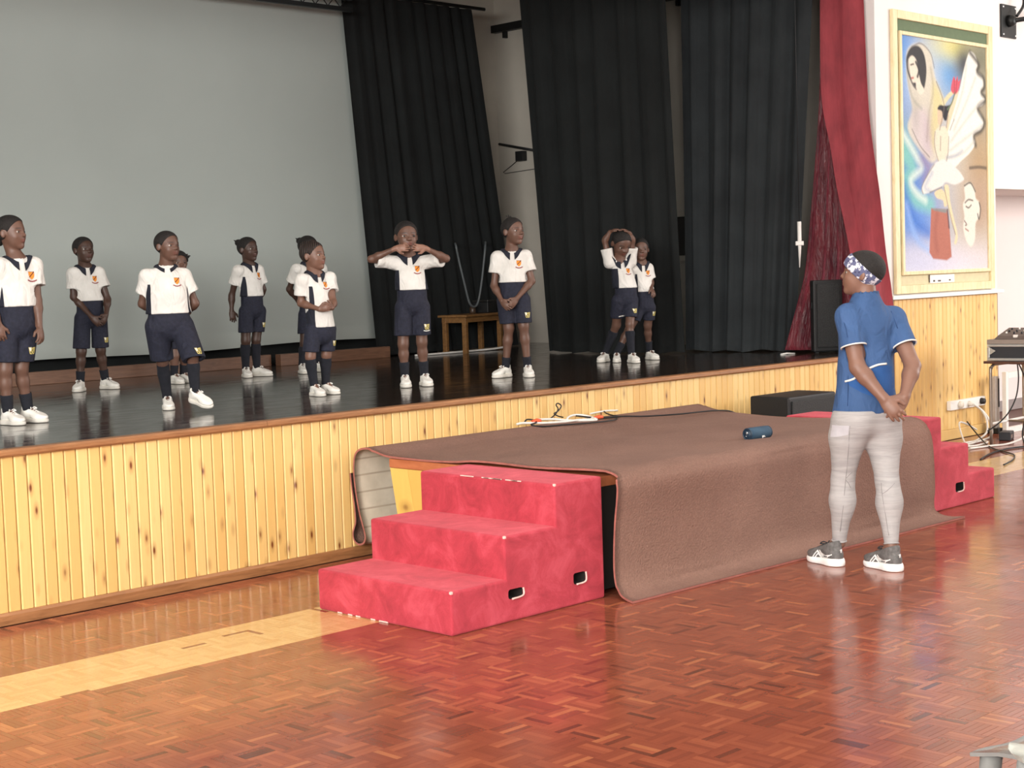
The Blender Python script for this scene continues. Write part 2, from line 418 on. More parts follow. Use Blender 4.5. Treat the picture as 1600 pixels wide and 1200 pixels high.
def curtain(name, top, bot, z_top, z_bot, mats, label, cat='curtain', pleat=0.045, waves=9, seed=1, nu=150, nv=40, flare=0.3, parent=None, group=None, hemwave=0.0, thick=0.004, sharp=0.8):
    r = np.random.default_rng(seed)
    def path(P, n):
        P = np.array(P, float); d = np.r_[0, np.cumsum(np.linalg.norm(np.diff(P, axis=0), axis=1))]; t = np.linspace(0, d[-1], n)
        return np.stack([np.interp(t, d, P[:, k]) for k in range(P.shape[1])], 1)
    A, B = path(top, nu), path(bot, nu)
    u = np.linspace(0, 1, nu)
    ph = np.cumsum(np.abs(r.normal(1, 0.45, nu))); ph = ph / ph[-1] * waves * 2 * math.pi
    amp = 0.6 + 0.4 * np.sin(u * 17 + seed) * np.sin(u * 5.3)
    ph2 = ph * 2.3 + 1.0
    zt = np.array([p[2] if len(p) > 2 else z_top for p in [top[0]]])
    grid = np.zeros((nu, nv, 3))
    for j in range(nv):
        s = j / (nv - 1); e = s
        P = A * (1 - e) + B * e
        tan = np.gradient(P, axis=0); nrm = np.stack([-tan[:, 1], tan[:, 0]], 1); nrm /= np.linalg.norm(nrm, axis=1, keepdims=True) + 1e-9
        w = np.sin(ph + 0.3 * math.sin(2 * s + seed) + 0.15 * np.sin(3 * s + u * 9)); w = np.sign(w) * np.abs(w) ** sharp
        w2 = 0.16 * np.sin(ph2 + 2 * s)
        k = pleat * (0.75 + flare * s) * amp
        Q = P + nrm * ((w + w2 * (0.4 + s)) * k)[:, None]
        z = z_top * (1 - s) + z_bot * s + (hemwave * np.sin(ph * 0.5) * s ** 6)
        grid[:, j, 0] = Q[:, 0]; grid[:, j, 1] = Q[:, 1]; grid[:, j, 2] = z
    o = solid_sheet(name, grid[:, ::-1], thick, mats, parent)
    if parent is None: tag(o, label, cat, group)
    return o
curtain('stage_curtain', [(9.33, 11.42), (11.02, 11.43)], [(9.60, 11.42), (10.4, 11.43), (11.52, 11.42)], 4.27, ST + 0.012, [M['blackcloth']], 'wide black curtain at the rear right corner of the stage beside the backdrop', pleat=0.03, waves=10, seed=3)
curtain('stage_curtain', [(10.62, 10.42), (10.52, 8.55)], [(10.62, 10.13), (10.52, 9.4), (10.74, 8.58)], 4.95, ST + 0.012, [M['blackcloth']], 'black side curtain behind the pair of children at the right of the stage', pleat=0.055, waves=7, seed=5, hemwave=0.01)
curtain('stage_curtain', [(11.10, 8.82), (11.05, 7.30)], [(11.04, 8.80), (11.04, 8.2), (11.25, 7.76)], 4.95, ST + 0.012, [M['blackcloth2']], 'dark grey side curtain nearest the red curtain', pleat=0.06, waves=6, seed=8, hemwave=0.01)

# red velvet main curtain drawn to the right: outer fold, inner folds with shade painted into a darker red
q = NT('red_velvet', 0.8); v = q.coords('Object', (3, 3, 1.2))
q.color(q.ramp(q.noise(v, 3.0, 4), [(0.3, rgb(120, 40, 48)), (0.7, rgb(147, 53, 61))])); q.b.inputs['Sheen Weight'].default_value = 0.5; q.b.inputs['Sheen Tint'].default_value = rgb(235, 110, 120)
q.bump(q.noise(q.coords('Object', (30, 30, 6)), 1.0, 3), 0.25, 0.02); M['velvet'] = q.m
q = NT('red_velvet_shaded', 0.42); v = q.coords('Object', (4, 4, 1.0))
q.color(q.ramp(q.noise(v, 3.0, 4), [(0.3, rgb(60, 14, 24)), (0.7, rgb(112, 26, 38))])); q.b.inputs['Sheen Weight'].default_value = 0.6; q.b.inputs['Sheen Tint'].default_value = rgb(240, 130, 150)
q.bump(q.noise(q.coords('Object', (26, 26, 5)), 1.3, 4, 0.6, 0.6), 0.6, 0.04); M['velvet_shaded'] = q.m
rc_ = empty('red_curtain', (11.2, 7.2, ST), label='crimson velvet main curtain gathered at the right edge of the stage opening', cat='curtain')
rc_.location = (0, 0, 0)
def ruled(name, L, Rr, mat, pleat, waves, seed, nu=70, nv=50, sharp=0.8):
    # L, Rr: lists of (x, y, z) from top to bottom
    L = np.array(smooth_path(L, 10)); Rr = np.array(smooth_path(Rr, 10))
    def rs(P):
        d = np.r_[0, np.cumsum(np.linalg.norm(np.diff(P, axis=0), axis=1))]; t = np.linspace(0, d[-1], nv); return np.stack([np.interp(t, d, P[:, k]) for k in range(3)], 1)
    L, Rr = rs(L), rs(Rr); u = np.linspace(0, 1, nu)[:, None, None]
    g = L[None] * (1 - u) + Rr[None] * u
    r = np.random.default_rng(seed); ph = np.cumsum(np.abs(r.normal(1, 0.5, nu))); ph = ph / ph[-1] * waves * 2 * math.pi
    t = (Rr - L); nrm = np.stack([-t[:, 1], t[:, 0], 0 * t[:, 0]], 1); nrm /= np.linalg.norm(nrm, axis=1, keepdims=True) + 1e-9
    width = np.linalg.norm(t, axis=1)
    s = np.linspace(0, 1, nv)
    w = np.sin(ph[:, None] + 0.8 * np.sin(4 * s + seed)[None]); w = np.sign(w) * np.abs(w) ** sharp
    env = np.sin(np.pi * np.linspace(0.0, 1, nu))[:, None] ** 0.4
    g = g + nrm[None] * (w * env * pleat * np.minimum(1, width / width.max() + 0.3)[None])[..., None]
    return solid_sheet(name, g[:, ::-1], 0.005, [mat], rc_)
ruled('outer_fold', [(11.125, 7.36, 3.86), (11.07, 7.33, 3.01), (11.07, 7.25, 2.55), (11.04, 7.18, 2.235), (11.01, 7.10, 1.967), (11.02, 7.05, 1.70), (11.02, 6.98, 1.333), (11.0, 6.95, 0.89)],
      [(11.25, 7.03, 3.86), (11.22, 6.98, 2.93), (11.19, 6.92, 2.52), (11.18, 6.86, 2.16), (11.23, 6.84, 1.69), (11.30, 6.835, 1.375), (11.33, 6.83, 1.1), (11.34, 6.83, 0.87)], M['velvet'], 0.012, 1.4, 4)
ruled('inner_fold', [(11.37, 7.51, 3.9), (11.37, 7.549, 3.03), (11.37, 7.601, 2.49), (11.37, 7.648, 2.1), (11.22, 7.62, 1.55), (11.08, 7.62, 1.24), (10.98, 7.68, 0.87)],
      [(11.28, 7.16, 3.9), (11.28, 7.16, 3.0), (11.29, 7.16, 2.2), (11.34, 7.16, 1.5), (11.38, 7.17, 1.15), (11.42, 7.17, 0.85)], M['velvet_shaded'], 0.032, 4.0, 11, nu=110, nv=60)

# fittings over and beside the stage
tr = empty('lattice_truss', (0, 0, 0), label='dark steel lattice truss hanging above the backdrop', cat='truss')
box('chord', (6.8, 11.13, 4.035), (9.22, 11.17, 4.075), M['metal_dark'], tr); box('chord', (6.8, 11.13, 4.14), (9.22, 11.17, 4.17), M['metal_dark'], tr)
pts = []
for i in range(34): pts.append((6.8 + i * 0.0715, 11.15, 4.07 if i % 2 == 0 else 4.145))
tube('lacing', pts, 0.006, M['metal_dark'], tr, 6)
rail = empty('side_wall_rail', (0, 0, 0), label='dark rail high on the right side wall of the stage', cat='rail')
box('rail_bar', (12.03, 7.2, 4.22), (12.10, 12.19, 4.30), M['metal_dark'], rail)
for y in (8.2, 9.6, 11.0, 12.0): box('rail_bracket', (12.045, y, 4.15), (12.10, y + 0.03, 4.22), M['metal_dark'], rail)
crod = tube('curtain_rod', [(9.2, 11.42, 4.29), (11.2, 11.43, 4.29)], 0.018, M['metal_dark']); tag(crod, 'dark rod carrying the rear black curtain', 'rod')
arm = empty('lamp_bracket', (12.1, 11.9, 2.95), label='black lamp arm with a small box on the right side wall of the stage', cat='bracket'); arm.location = (0, 0, 0)
tube('arm_bar', [(12.07, 12.16, 3.02), (12.05, 11.55, 2.895)], 0.014, M['black'], arm, 8)
box('arm_box', (12.02, 11.76, 2.81), (12.09, 11.87, 2.915), M['black'], arm, 0.004)
tube('arm_wire', [(12.08, 11.84, 2.85), (12.085, 12.0, 2.77), (12.09, 12.13, 2.71), (12.09, 12.10, 2.695), (12.09, 11.6, 2.715)], 0.004, M['metal_dark'], arm, 6)
# hatch in the side wall seen between the two side curtains
win = empty('window_1', (0, 0, 0), label='hatch with pale sills and a dark panel for its shaded opening in the side wall', kind='structure')
box('pane', (12.085, 9.2, 1.72), (12.102, 10.2, 2.10), plain('hatch_shade', rgb(40, 34, 32), 0.3), win)  # flat dark panel painted for the shade inside the opening
box('sill', (12.02, 9.2, 1.665), (12.10, 10.2, 1.72), M['wall_stage'], win, 0.003); box('head', (12.04, 9.2, 2.10), (12.10, 10.2, 2.15), M['wall_stage'], win, 0.003)

# U shaped cord, table and boxes before the rear curtain
tube('hanging_rope', [(10.647, 11.405, 1.905), (10.345, 11.07, 1.9), (10.37, 11.06, 1.75), (10.43, 11.05, 1.50), (10.47, 11.05, 1.36), (10.50, 11.05, 1.305), (10.545, 11.05, 1.285), (10.59, 11.05, 1.31), (10.63, 11.05, 1.41), (10.68, 11.05, 1.62), (10.74, 11.06, 1.9), (11.06, 11.405, 1.905)], 0.011, plain('grey_cord', rgb(92, 98, 100), 0.5), None, 8, 6)
tag(bpy.data.objects['hanging_rope'], 'grey rope hanging in a U shape before the rear black curtain', 'rope')
ta = math.radians(15)
tb = empty('low_table', (10.264, 10.884, ST), ta, label='low brown wooden table standing before the rear black curtain', cat='table')
M['tablewood'] = wood_mat('table_wood', rgb(112, 78, 42), rgb(150, 108, 60), (3, 20, 20), 0.5)
LX, LY, TH = 0.71, 0.27, 0.375
box('tabletop', (-0.03, -0.03, TH - 0.022), (LX + 0.03, LY + 0.03, TH), M['tablewood'], tb, 0.004)
box('apron', (0.0, 0.0, TH - 0.075), (LX, 0.02, TH - 0.022), M['tablewood'], tb); box('apron', (0.0, LY - 0.02, TH - 0.075), (LX, LY, TH - 0.022), M['tablewood'], tb)
box('apron', (0.0, 0.0201, TH - 0.075), (0.02, LY - 0.0201, TH - 0.022), M['tablewood'], tb); box('apron', (LX - 0.02, 0.0201, TH - 0.075), (LX, LY - 0.0201, TH - 0.022), M['tablewood'], tb)
for lx, ly in ((0.0, 0.0), (LX - 0.045, 0.0), (0.0, LY - 0.045), (LX - 0.045, LY - 0.045)):
    box('leg', (lx - 0.004, ly - 0.004, 0.0), (lx + 0.041, ly + 0.041, TH - 0.0225), M['tablewood'], tb, 0.003)
ct, st_ = math.cos(ta), math.sin(ta)
def ontable(lx, ly): return (10.264 + lx * ct - ly * st_, 10.884 + lx * st_ + ly * ct)
px_, py_ = ontable(0.62, 0.15)
k = empty('equipment_case', (px_, py_, ST + TH), ta, label='dark box standing on the low wooden table', cat='case')
box('case_body', (-0.085, -0.09, 0.001), (0.085, 0.09, 0.11), M['black'], k, 0.008); box('case_lid', (-0.087, -0.092, 0.1105), (0.087, 0.092, 0.13), plain('dark_lid', rgb(44, 42, 40), 0.4), k, 0.006)
px_, py_ = ontable(0.42, 0.17)
lathe('jar', [(0.0, 0), (0.028, 0), (0.032, 0.01), (0.032, 0.055), (0.024, 0.065), (0.024, 0.075), (0.0, 0.075)], plain('brown_jar', rgb(72, 56, 44), 0.3), None, 20, (px_, py_, ST + TH + 0.001))
tag(bpy.data.objects['jar'], 'small dark jar on the low wooden table', 'jar')
tube('white_strip', [(9.75, 11.05, ST + 0.012), (10.3, 11.05, ST + 0.012), (10.75, 11.03, ST + 0.016), (10.95, 11.02, ST + 0.03)], 0.011, M['white'], None, 6, 4)
tag(bpy.data.objects['white_strip'], 'thin white strip lying on the stage floor behind the low table', 'strip')
# white stick with a clamp near the red curtain
sk = empty('white_stick', (0, 0, 0), label='white pole with a crosswise clamp and tapering end beside the red curtain', cat='pole')
link('pole', tube_mesh('pole', [(10.86, 7.43, 1.95), (10.86, 7.43, 1.79), (10.86, 7.43, 1.74), (10.856, 7.432, 1.57)], 0.014, 10, [0.017, 0.017, 0.014, 0.004]), M['white'], sk)
tube('cord', [(10.86, 7.43, 1.945), (10.86, 7.43, 5.1)], 0.003, M['black'], sk, 6)
box('clamp', (-0.034, -0.02, -0.018), (0.034, 0.02, 0.018), M['white'], sk, 0.005, loc=(10.86, 7.43, 1.77), rot=(0, 0, math.radians(-55)))

# loudspeakers
M['spk'] = plain('black_speaker_paint', rgb(26, 27, 28), 0.6, var=0.2, scale=120)
q = NT('speaker_grille', 0.7, rgb(20, 21, 22)); vo = q.n('ShaderNodeTexVoronoi'); vo.inputs['Scale'].default_value = 130; q.l(q.coords(), vo.inputs['Vector'])
q.color(q.ramp(vo.outputs['Distance'], [(0.2, rgb(8, 8, 8)), (0.6, rgb(36, 38, 38))])); q.bump(vo.outputs['Distance'], 0.4, 0.004); M['grille'] = q.m
def loudspeaker(name, loc, rz, w, d, h, label):
    s = empty(name, loc, rz, label=label, cat='loudspeaker')
    box('cabinet', (0, 0, 0.012), (w, d, h), M['spk'], s, 0.012)
    box('front_grille', (0.03, -0.012, 0.05), (w - 0.03, 0.002, h - 0.03), M['grille'], s, 0.004)
    for (x, y) in ((0.02, 0.02), (w - 0.05, 0.02), (0.02, d - 0.05), (w - 0.05, d - 0.05)): box('foot', (x, y, 0), (x + 0.03, y + 0.03, 0.0118), M['black'], s)
    box('side_handle', (-0.006, d * 0.35, h * 0.62), (0.0, d * 0.65, h * 0.70), M['metal_dark'], s, 0.002)
    return s
sa = math.atan2(7.307 - 7.447, 11.22 - 11.009)
loudspeaker('stage_loudspeaker', (10.985, 7.39, ST + 0.002), sa, 0.265, 0.08, 0.615, 'black upright loudspeaker on the stage in front of the red curtain')
loudspeaker('floor_loudspeaker', (9.145, 6.375, 0), 0.0, 0.60, 0.34, 0.652, 'large black loudspeaker on the hall floor behind the carpeted platform')

# ------------------------------------------------------------------ platform, carpet and red steps
plat = empty('platform', (7.1, 5.8, 0), label='low wooden platform mostly hidden under the brown carpet', cat='platform'); plat.location = (0, 0, 0)
PX0, PX1, PYA, PYB, PZ = 5.615, 8.47, 5.06, 6.62, 0.585
M['terra'] = wood_mat('orange_brown_edge_beam', rgb(170, 96, 60), rgb(190, 116, 76), (20, 4, 20), 0.6)
M['palepine'] = pine_mat('pale_pine_panel', rgb(236, 204, 120), rgb(232, 196, 108))
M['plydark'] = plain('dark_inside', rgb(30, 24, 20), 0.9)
box('deck', (PX0, PYA, PZ - 0.05), (PX1, PYB, PZ), M['terra'], plat, 0.003)
box('front_panel', (PX0 + 0.03, PYA + 0.01, 0.02), (PX1 - 0.03, PYA + 0.03, PZ - 0.0505), M['plydark'], plat)
box('back_panel', (PX0 + 0.06, PYB - 0.07, 0.02), (PX1 - 0.03, PYB - 0.05, PZ - 0.0505), M['plydark'], plat)
# end boards lean a little
yb = PYB - 0.002
lean = 0.187
for kx, side in ((PX0 + 0.004, -1), (PX1 - 0.022, 1)):
    y = yb
    while y > PYA + 0.1:
        w = 0.150
        hz = PZ - 0.052
        vs_ = []
        for (yy, zz) in ((y - lean * hz - w + 0.002, 0.0), (y - lean * hz, 0.0), (y, hz), (y - w + 0.002, hz)): vs_.append((kx, yy, zz))
        vs_ += [(a + 0.018, b, c_) for a, b, c_ in vs_]
        me = raw_mesh('end_board', vs_, [(0, 1, 2, 3), (7, 6, 5, 4), (0, 4, 5, 1), (1, 5, 6, 2), (2, 6, 7, 3), (3, 7, 4, 0)])
        bm = bmesh.new(); bm.from_mesh(me); bmesh.ops.recalc_face_normals(bm, faces=bm.faces[:]); bm.to_mesh(me); bm.free()
        if y - w > PYA - 0.02 + lean * hz: link('end_board', me, M['palepine'], plat)
        y -= w
# carpet sheet draped over the platform and up to the stage
q = NT('brown_carpet', 0.95); v = q.coords('Object')
c = q.ramp(q.noise(v, 2.2, 5, 0.6), [(0.3, rgb(142, 108, 94)), (0.7, rgb(160, 124, 108))])
c = q.mix(q.math('MULTIPLY', q.noise(v, 95.0, 2, 0.8), 0.75), c, rgb(92, 66, 56))
q.color(c); q.bump(q.noise(v, 100.0, 2), 0.7, 0.008); M['carpet'] = q.m
q = NT('carpet_backing', 0.9)
w = q.n('ShaderNodeTexWave', wave_type='BANDS', bands_direction='Z'); w.inputs['Scale'].default_value = 3.3; w.inputs['Distortion'].default_value = 0.6; q.l(q.coords('Object', (0.3, 0.3, 1)), w.inputs['Vector'])
c = q.ramp(q.noise(q.coords(), 6.0, 4), [(0.3, rgb(196, 184, 162)), (0.7, rgb(224, 212, 190))]); c = q.mix(q.ramp(w.outputs['Fac'], [(0.0, (1, 1, 1, 1)), (0.05, (0, 0, 0, 1))]), c, rgb(178, 162, 140)); q.color(c)
M['backing'] = q.m
M['binding'] = cloth_mat('carpet_edge_binding', rgb(146, 88, 78), rgb(168, 104, 92), 20, 0.95, 0.4)
front_l = [(4.80, 0.012), (4.86, 0.016), (4.915, 0.035), (4.944, 0.10), (4.946, 0.21), (4.928, 0.37), (4.900, 0.50), (4.897, 0.56), (4.925, 0.600), (4.985, 0.620), (5.08, 0.622)]
front_r = [(4.74, 0.012), (4.80, 0.016), (4.845, 0.045), (4.856, 0.11), (4.848, 0.21), (4.856, 0.44), (4.870, 0.53), (4.892, 0.575), (4.935, 0.615), (4.995, 0.632), (5.08, 0.626)]
top_l = [(5.5, 0.612), (5.9, 0.617), (6.08, 0.604), (6.30, 0.598), (6.48, 0.602), (6.60, 0.612), (6.68, 0.636), (6.75, 0.646)]
top_r = [(5.5, 0.600), (5.9, 0.600), (6.08, 0.600), (6.30, 0.602), (6.48, 0.606), (6.60, 0.612), (6.68, 0.622), (6.75, 0.634)]
back = [(6.815, 0.632), (6.855, 0.595), (6.872, 0.52), (6.864, 0.41), (6.838, 0.28), (6.806, 0.19), (6.790, 0.135), (6.805, 0.100), (6.845, 0.088), (6.882, 0.104), (6.893, 0.140), (6.878, 0.175), (6.862, 0.215), (6.868, 0.31), (6.885, 0.40), (6.896, 0.49)]
cols = []
NX = 64
for i in range(NX):
    t = i / (NX - 1); X_ = 0
    prof = []
    A = front_l + top_l + back; B = front_r + top_r + back
    for k_, (a, b) in enumerate(zip(A, B)):
        s = t
        y = a[0] * (1 - s) + b[0] * s; z = a[1] * (1 - s) + b[1] * s
        # the left dip over the beam fades towards the middle
        prof.append((0.0, y, z))
    sp = np.array(smooth_path(prof, 4))
    yy = sp[:, 1]
    xl = 5.622 - 0.055 * np.clip((yy - 6.1) / 0.6, 0, 1) - 0.05 * np.clip((5.0 - yy) / 0.2, 0, 1) * (sp[:, 2] < 0.6) + 0.012 * np.sin(yy * 9)
    xr = 8.50 + 0.16 * np.clip((yy - 6.45) / 0.35, 0, 1) + 0.14 * np.clip((4.86 - yy) / 0.10, 0, 1) * (sp[:, 2] < 0.05) + 0.02 * np.sin(yy * 7 + 1)
    sp[:, 0] = xl * (1 - t) + xr * t
    wob = 0.004 * np.sin(sp[:, 0] * 5.1 + yy * 3) + 0.003 * np.sin(sp[:, 0] * 9.3 - yy * 5)
    sp[:, 2] = np.maximum(sp[:, 2] + np.where((yy > 5.0) & (yy < 6.7) & (sp[:, 2] > 0.5), wob, 0), 0.0118)
    sp[:, 1] += np.where((yy < 5.0) & (sp[:, 2] > 0.06) & (sp[:, 2] < 0.58), 0.010 * np.sin(sp[:, 0] * 3.7 + 0.6), 0)
    cols.append(sp)
grid = np.array(cols)
o = solid_sheet('carpet', grid, 0.011, [M['carpet'], M['backing'], M['binding']])
tag(o, 'brown carpet draped over the platform with its front edge on the floor', 'carpet')

# red carpeted steps
q = NT('red_step_carpet', 0.85); v = q.coords('Object')
c = q.ramp(q.noise(v, 6.5, 6, 0.68, 0.6), [(0.28, rgb(146, 38, 50)), (0.5, rgb(176, 52, 66)), (0.72, rgb(198, 76, 90))])
q.color(c); q.b.inputs['Sheen Weight'].default_value = 0.35; q.b.inputs['Sheen Tint'].default_value = rgb(255, 140, 150); q.bump(q.noise(v, 160, 3), 0.4, 0.005); M['redstep'] = q.m
M['worn'] = plain('worn_bare_edge', rgb(226, 190, 180), 0.9, var=0.15, scale=60)
def steps(name, loc, mirror, label, holes):
    s = empty(name, loc, 0, label=label, cat='steps')
    W = 0.955; G = 0.343; L3 = 1.025
    pr = [(0, 0), (L3, 0), (L3, 0.60), (2 * G, 0.60), (2 * G, 0.40), (G, 0.40), (G, 0.20), (0, 0.20)]
    if mirror: pr = [(L3 - x, z) for x, z in pr][::-1]
    bm = bmesh.new()
    fa = [bm.verts.new((x, 0, z)) for x, z in pr]; fb = [bm.verts.new((x, W, z)) for x, z in pr]
    bm.faces.new(fa); bm.faces.new(fb[::-1])
    for i in range(len(pr)): j = (i + 1) % len(pr); bm.faces.new((fa[j], fa[i], fb[i], fb[j]))
    bmesh.ops.recalc_face_normals(bm, faces=bm.faces[:])
    bmesh.ops.bevel(bm, geom=[e for e in bm.edges if e.is_convex], offset=0.013, segments=3, profile=0.5, affect='EDGES')
    cut = bmesh.new()
    for (hx, hz, hw, hh) in holes: box_bm((hx - hw / 2, -0.05, hz - hh / 2), (hx + hw / 2, 0.16, hz + hh / 2), 0.012, 2, bm=cut)
    o = bm_obj('step_body', bm, M['redstep'], s)
    c_ = bm_obj('cutter', cut, M['plydark'])
    c_.location = loc
    md = o.modifiers.new('b', 'BOOLEAN'); md.operation = 'DIFFERENCE'; md.object = c_; md.solver = 'EXACT'
    bpy.context.view_layer.update()
    dg = bpy.context.evaluated_depsgraph_get()
    me = bpy.data.meshes.new_from_object(o.evaluated_get(dg), depsgraph=dg)
    o.modifiers.clear(); o.data = me; bpy.data.objects.remove(c_)
    if len(me.materials) == 0: me.materials.append(M['redstep'])
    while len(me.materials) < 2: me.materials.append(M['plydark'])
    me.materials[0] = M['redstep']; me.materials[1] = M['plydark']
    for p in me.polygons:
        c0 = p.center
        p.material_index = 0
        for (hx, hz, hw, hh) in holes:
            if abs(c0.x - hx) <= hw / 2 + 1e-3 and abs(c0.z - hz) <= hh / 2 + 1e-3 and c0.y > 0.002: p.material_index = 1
    for (hx, hz, hw, hh) in holes:
        pts = [(hx - hw / 2 * 0.5, -0.002, hz - hh / 2), (hx + hw / 2, -0.002, hz - hh / 2 + 0.006), (hx + hw / 2 + 0.002, -0.002, hz + hh / 2 - 0.004)]
        tube('hand_hole_rim', pts, 0.0045, M['worn'], s, 6, 5)
    return s
sl = steps('red_steps', (4.570, 5.003, 0.0), False, 'near set of three red carpeted steps at the left end of the platform', [(0.405, 0.128, 0.095, 0.045), (0.842, 0.128, 0.085, 0.055)])
for (px_, pz_, w) in ((0.006, 0.194, 0.010), (0.349, 0.394, 0.010), (0.692, 0.594, 0.008)):
    bmw = box_bm((px_ - w / 2, 0.0, pz_ - 0.006), (px_ + w / 2 + 0.004, 0.014, pz_ + 0.007), 0.003); bm_obj('worn_patch', bmw, M['worn'], sl)
for k in range(9):
    yy = 0.12 + 0.5 * rng.random(); bmw = box_bm((0.6835, yy, 0.5955), (0.689, yy + 0.03 + 0.05 * rng.random(), 0.601), 0.0015); bm_obj('worn_patch', bmw, M['worn'], sl)
for k in range(6):
    yy = 0.25 + 0.66 * rng.random(); bmw = box_bm((-0.0008, yy, 0.001), (0.008, yy + 0.03, 0.008), 0.001); bm_obj('worn_patch', bmw, M['worn'], sl)
steps('red_steps', (8.505, 5.003, 0.0), True, 'far set of three red carpeted steps at the right end of the platform', [(0.555, 0.125, 0.10, 0.06)])

# things on the carpet
sp = empty('bluetooth_speaker', (7.135, 5.19, 0.653), math.atan2(-0.015, 0.16), label='small dark blue cylindrical portable speaker on the edge of the brown carpet', cat='portable speaker')
M['bluefab'] = cloth_mat('blue_speaker_fabric', rgb(38, 66, 88), rgb(52, 84, 106), 10, 0.7, 0.4, 400)
M['bluerub'] = plain('blue_rubber', rgb(30, 50, 68), 0.45); M['silver'] = plain('silver', rgb(215, 220, 222), 0.25, 0.8)
ry = (0, math.pi / 2, 0)
lathe('speaker_body', [(0.0, -0.085), (0.030, -0.085), (0.0345, -0.080), (0.036, -0.06), (0.036, 0.06), (0.0345, 0.080), (0.030, 0.085), (0.0, 0.085)], M['bluefab'], sp, 32, None, ry)
for s_ in (-1, 1):
    ring = []
    for k in range(20): a = 2 * math.pi * k / 20; ring.append((s_ * 0.086, 0.031 * math.cos(a), 0.031 * math.sin(a)))
    tube('end_ring', ring, 0.0045, M['bluerub'], sp, 8, 0, True)
    lathe('end_cap', [(0.0, 0), (0.026, 0), (0.024, 0.003), (0.0, 0.004)], M['bluerub'], sp, 24, (s_ * 0.0852, 0, 0), (0, s_ * math.pi / 2, 0))
    tube('end_logo', [(s_ * 0.0905, -s_ * -0.006, 0.014), (s_ * 0.0905, -s_ * 0.002, -0.001)], 0.006, M['silver'], sp, 8, 0, False, [0.0072, 0.0038])
    tube('end_logo', [(s_ * 0.0905, -s_ * 0.005, -0.010), (s_ * 0.0905, -s_ * 0.006, -0.013)], 0.0036, M['silver'], sp, 8)
def text_obj(name, body, size, mat, parent, loc, rot, extr=0.0006):
    cu = bpy.data.curves.new(name, 'FONT'); cu.body = body; cu.size = size; cu.extrude = extr; cu.align_x = 'CENTER'; cu.align_y = 'CENTER'
    t_ = bpy.data.objects.new('t', cu); COL.objects.link(t_); bpy.context.view_layer.update()
    me = bpy.data.meshes.new_from_object(t_.evaluated_get(bpy.context.evaluated_depsgraph_get())); bpy.data.objects.remove(t_)
    return link(name, me, mat, parent, loc, rot)
box('base_foot', (-0.05, -0.02, -0.0395), (0.05, 0.02, -0.032), M['bluerub'], sp, 0.003)
text_obj('brand_mark', 'JBL', 0.020, M['white'], sp, (0.012, -0.0335, -0.0155), (math.radians(65), 0, 0), 0.002)

cw = empty('white_cable_coil', (0, 0, 0), label='loose coil of white cable with orange plugs on the carpet near the stage', cat='cable')
def lift(P, dz=0.004): return [(x, y, z + dz) for x, y, z in P]
tube('cable_loop', lift([(6.88, 6.86, 0.646), (6.923, 6.84, 0.651), (7.018, 6.78, 0.645), (7.183, 6.74, 0.640), (7.312, 6.72, 0.641), (7.391, 6.68, 0.638), (7.40, 6.66, 0.644)]), 0.0075, M['cable_white'], cw, 8, 6)
tube('cable_loop', lift([(7.03, 6.85, 0.657), (7.069, 6.84, 0.660), (7.158, 6.80, 0.656), (7.228, 6.76, 0.645), (7.293, 6.73, 0.638), (7.398, 6.67, 0.634), (7.423, 6.67, 0.638), (7.436, 6.72, 0.643), (7.418, 6.76, 0.649)]), 0.0075, M['cable_white'], cw, 8, 6)
tube('cable_loop', lift([(7.23, 6.75, 0.638), (7.24, 6.76, 0.645), (7.275, 6.78, 0.659), (7.352, 6.80, 0.665), (7.41, 6.78, 0.660), (7.442, 6.74, 0.648), (7.428, 6.68, 0.636)]), 0.0075, M['cable_white'], cw, 8, 6)
for (x, y, z) in ((7.00, 6.80, 0.665), (7.478, 6.70, 0.650)):
    tube('plug', [(x - 0.03, y + 0.012, z - 0.002), (x + 0.005, y, z), (x + 0.03, y - 0.012, z - 0.002)], 0.012, M['orange'], cw, 8, 0, False, [0.008, 0.014, 0.009])
tube('cable_loop', lift([(7.60, 6.88, 0.650), (7.68, 6.88, 0.653), (7.76, 6.88, 0.655), (7.873, 6.88, 0.648)]), 0.006, M['cable_white'], cw, 8, 4)
kb = empty('black_cable', (0, 0, 0), label='thin black cable trailing along the carpet and off towards the floor loudspeaker', cat='cable')
tube('cable_run', lift([(6.955, 6.86, 0.655), (6.979, 6.86, 0.668), (7.006, 6.83, 0.662), (6.977, 6.78, 0.653), (6.90, 6.75, 0.646), (6.951, 6.70, 0.634), (7.097, 6.66, 0.632), (7.263, 6.62, 0.628), (7.456, 6.60, 0.626), (7.56, 6.62, 0.628), (7.588, 6.66, 0.636), (7.476, 6.70, 0.640), (7.347, 6.78, 0.662)]), 0.005, M['cable_black'], kb, 8, 7)
tube('cable_run', lift([(7.50, 6.72, 0.640), (7.58, 6.69, 0.636), (7.683, 6.66, 0.634), (7.817, 6.58, 0.626), (8.053, 6.50, 0.622), (8.278, 6.46, 0.622), (8.379, 6.44, 0.620), (8.49, 6.42, 0.610), (8.58, 6.42, 0.585)]), 0.005, M['cable_black'], kb, 8, 7)
tube('cable_run', lift([(7.714, 6.86, 0.655), (7.671, 6.80, 0.648), (7.643, 6.72, 0.640), (7.66, 6.67, 0.634)]), 0.005, M['cable_black'], kb, 8, 7)
tube('cable_run', lift([(7.191, 6.86, 0.655), (7.251, 6.87, 0.678), (7.287, 6.88, 0.708), (7.275, 6.885, 0.734), (7.29, 6.886, 0.744), (7.306, 6.885, 0.739), (7.318, 6.88, 0.722), (7.276, 6.87, 0.696), (7.228, 6.86, 0.684), (7.243, 6.84, 0.667), (7.248, 6.80, 0.660)]), 0.0042, M['cable_black'], kb, 8, 7)

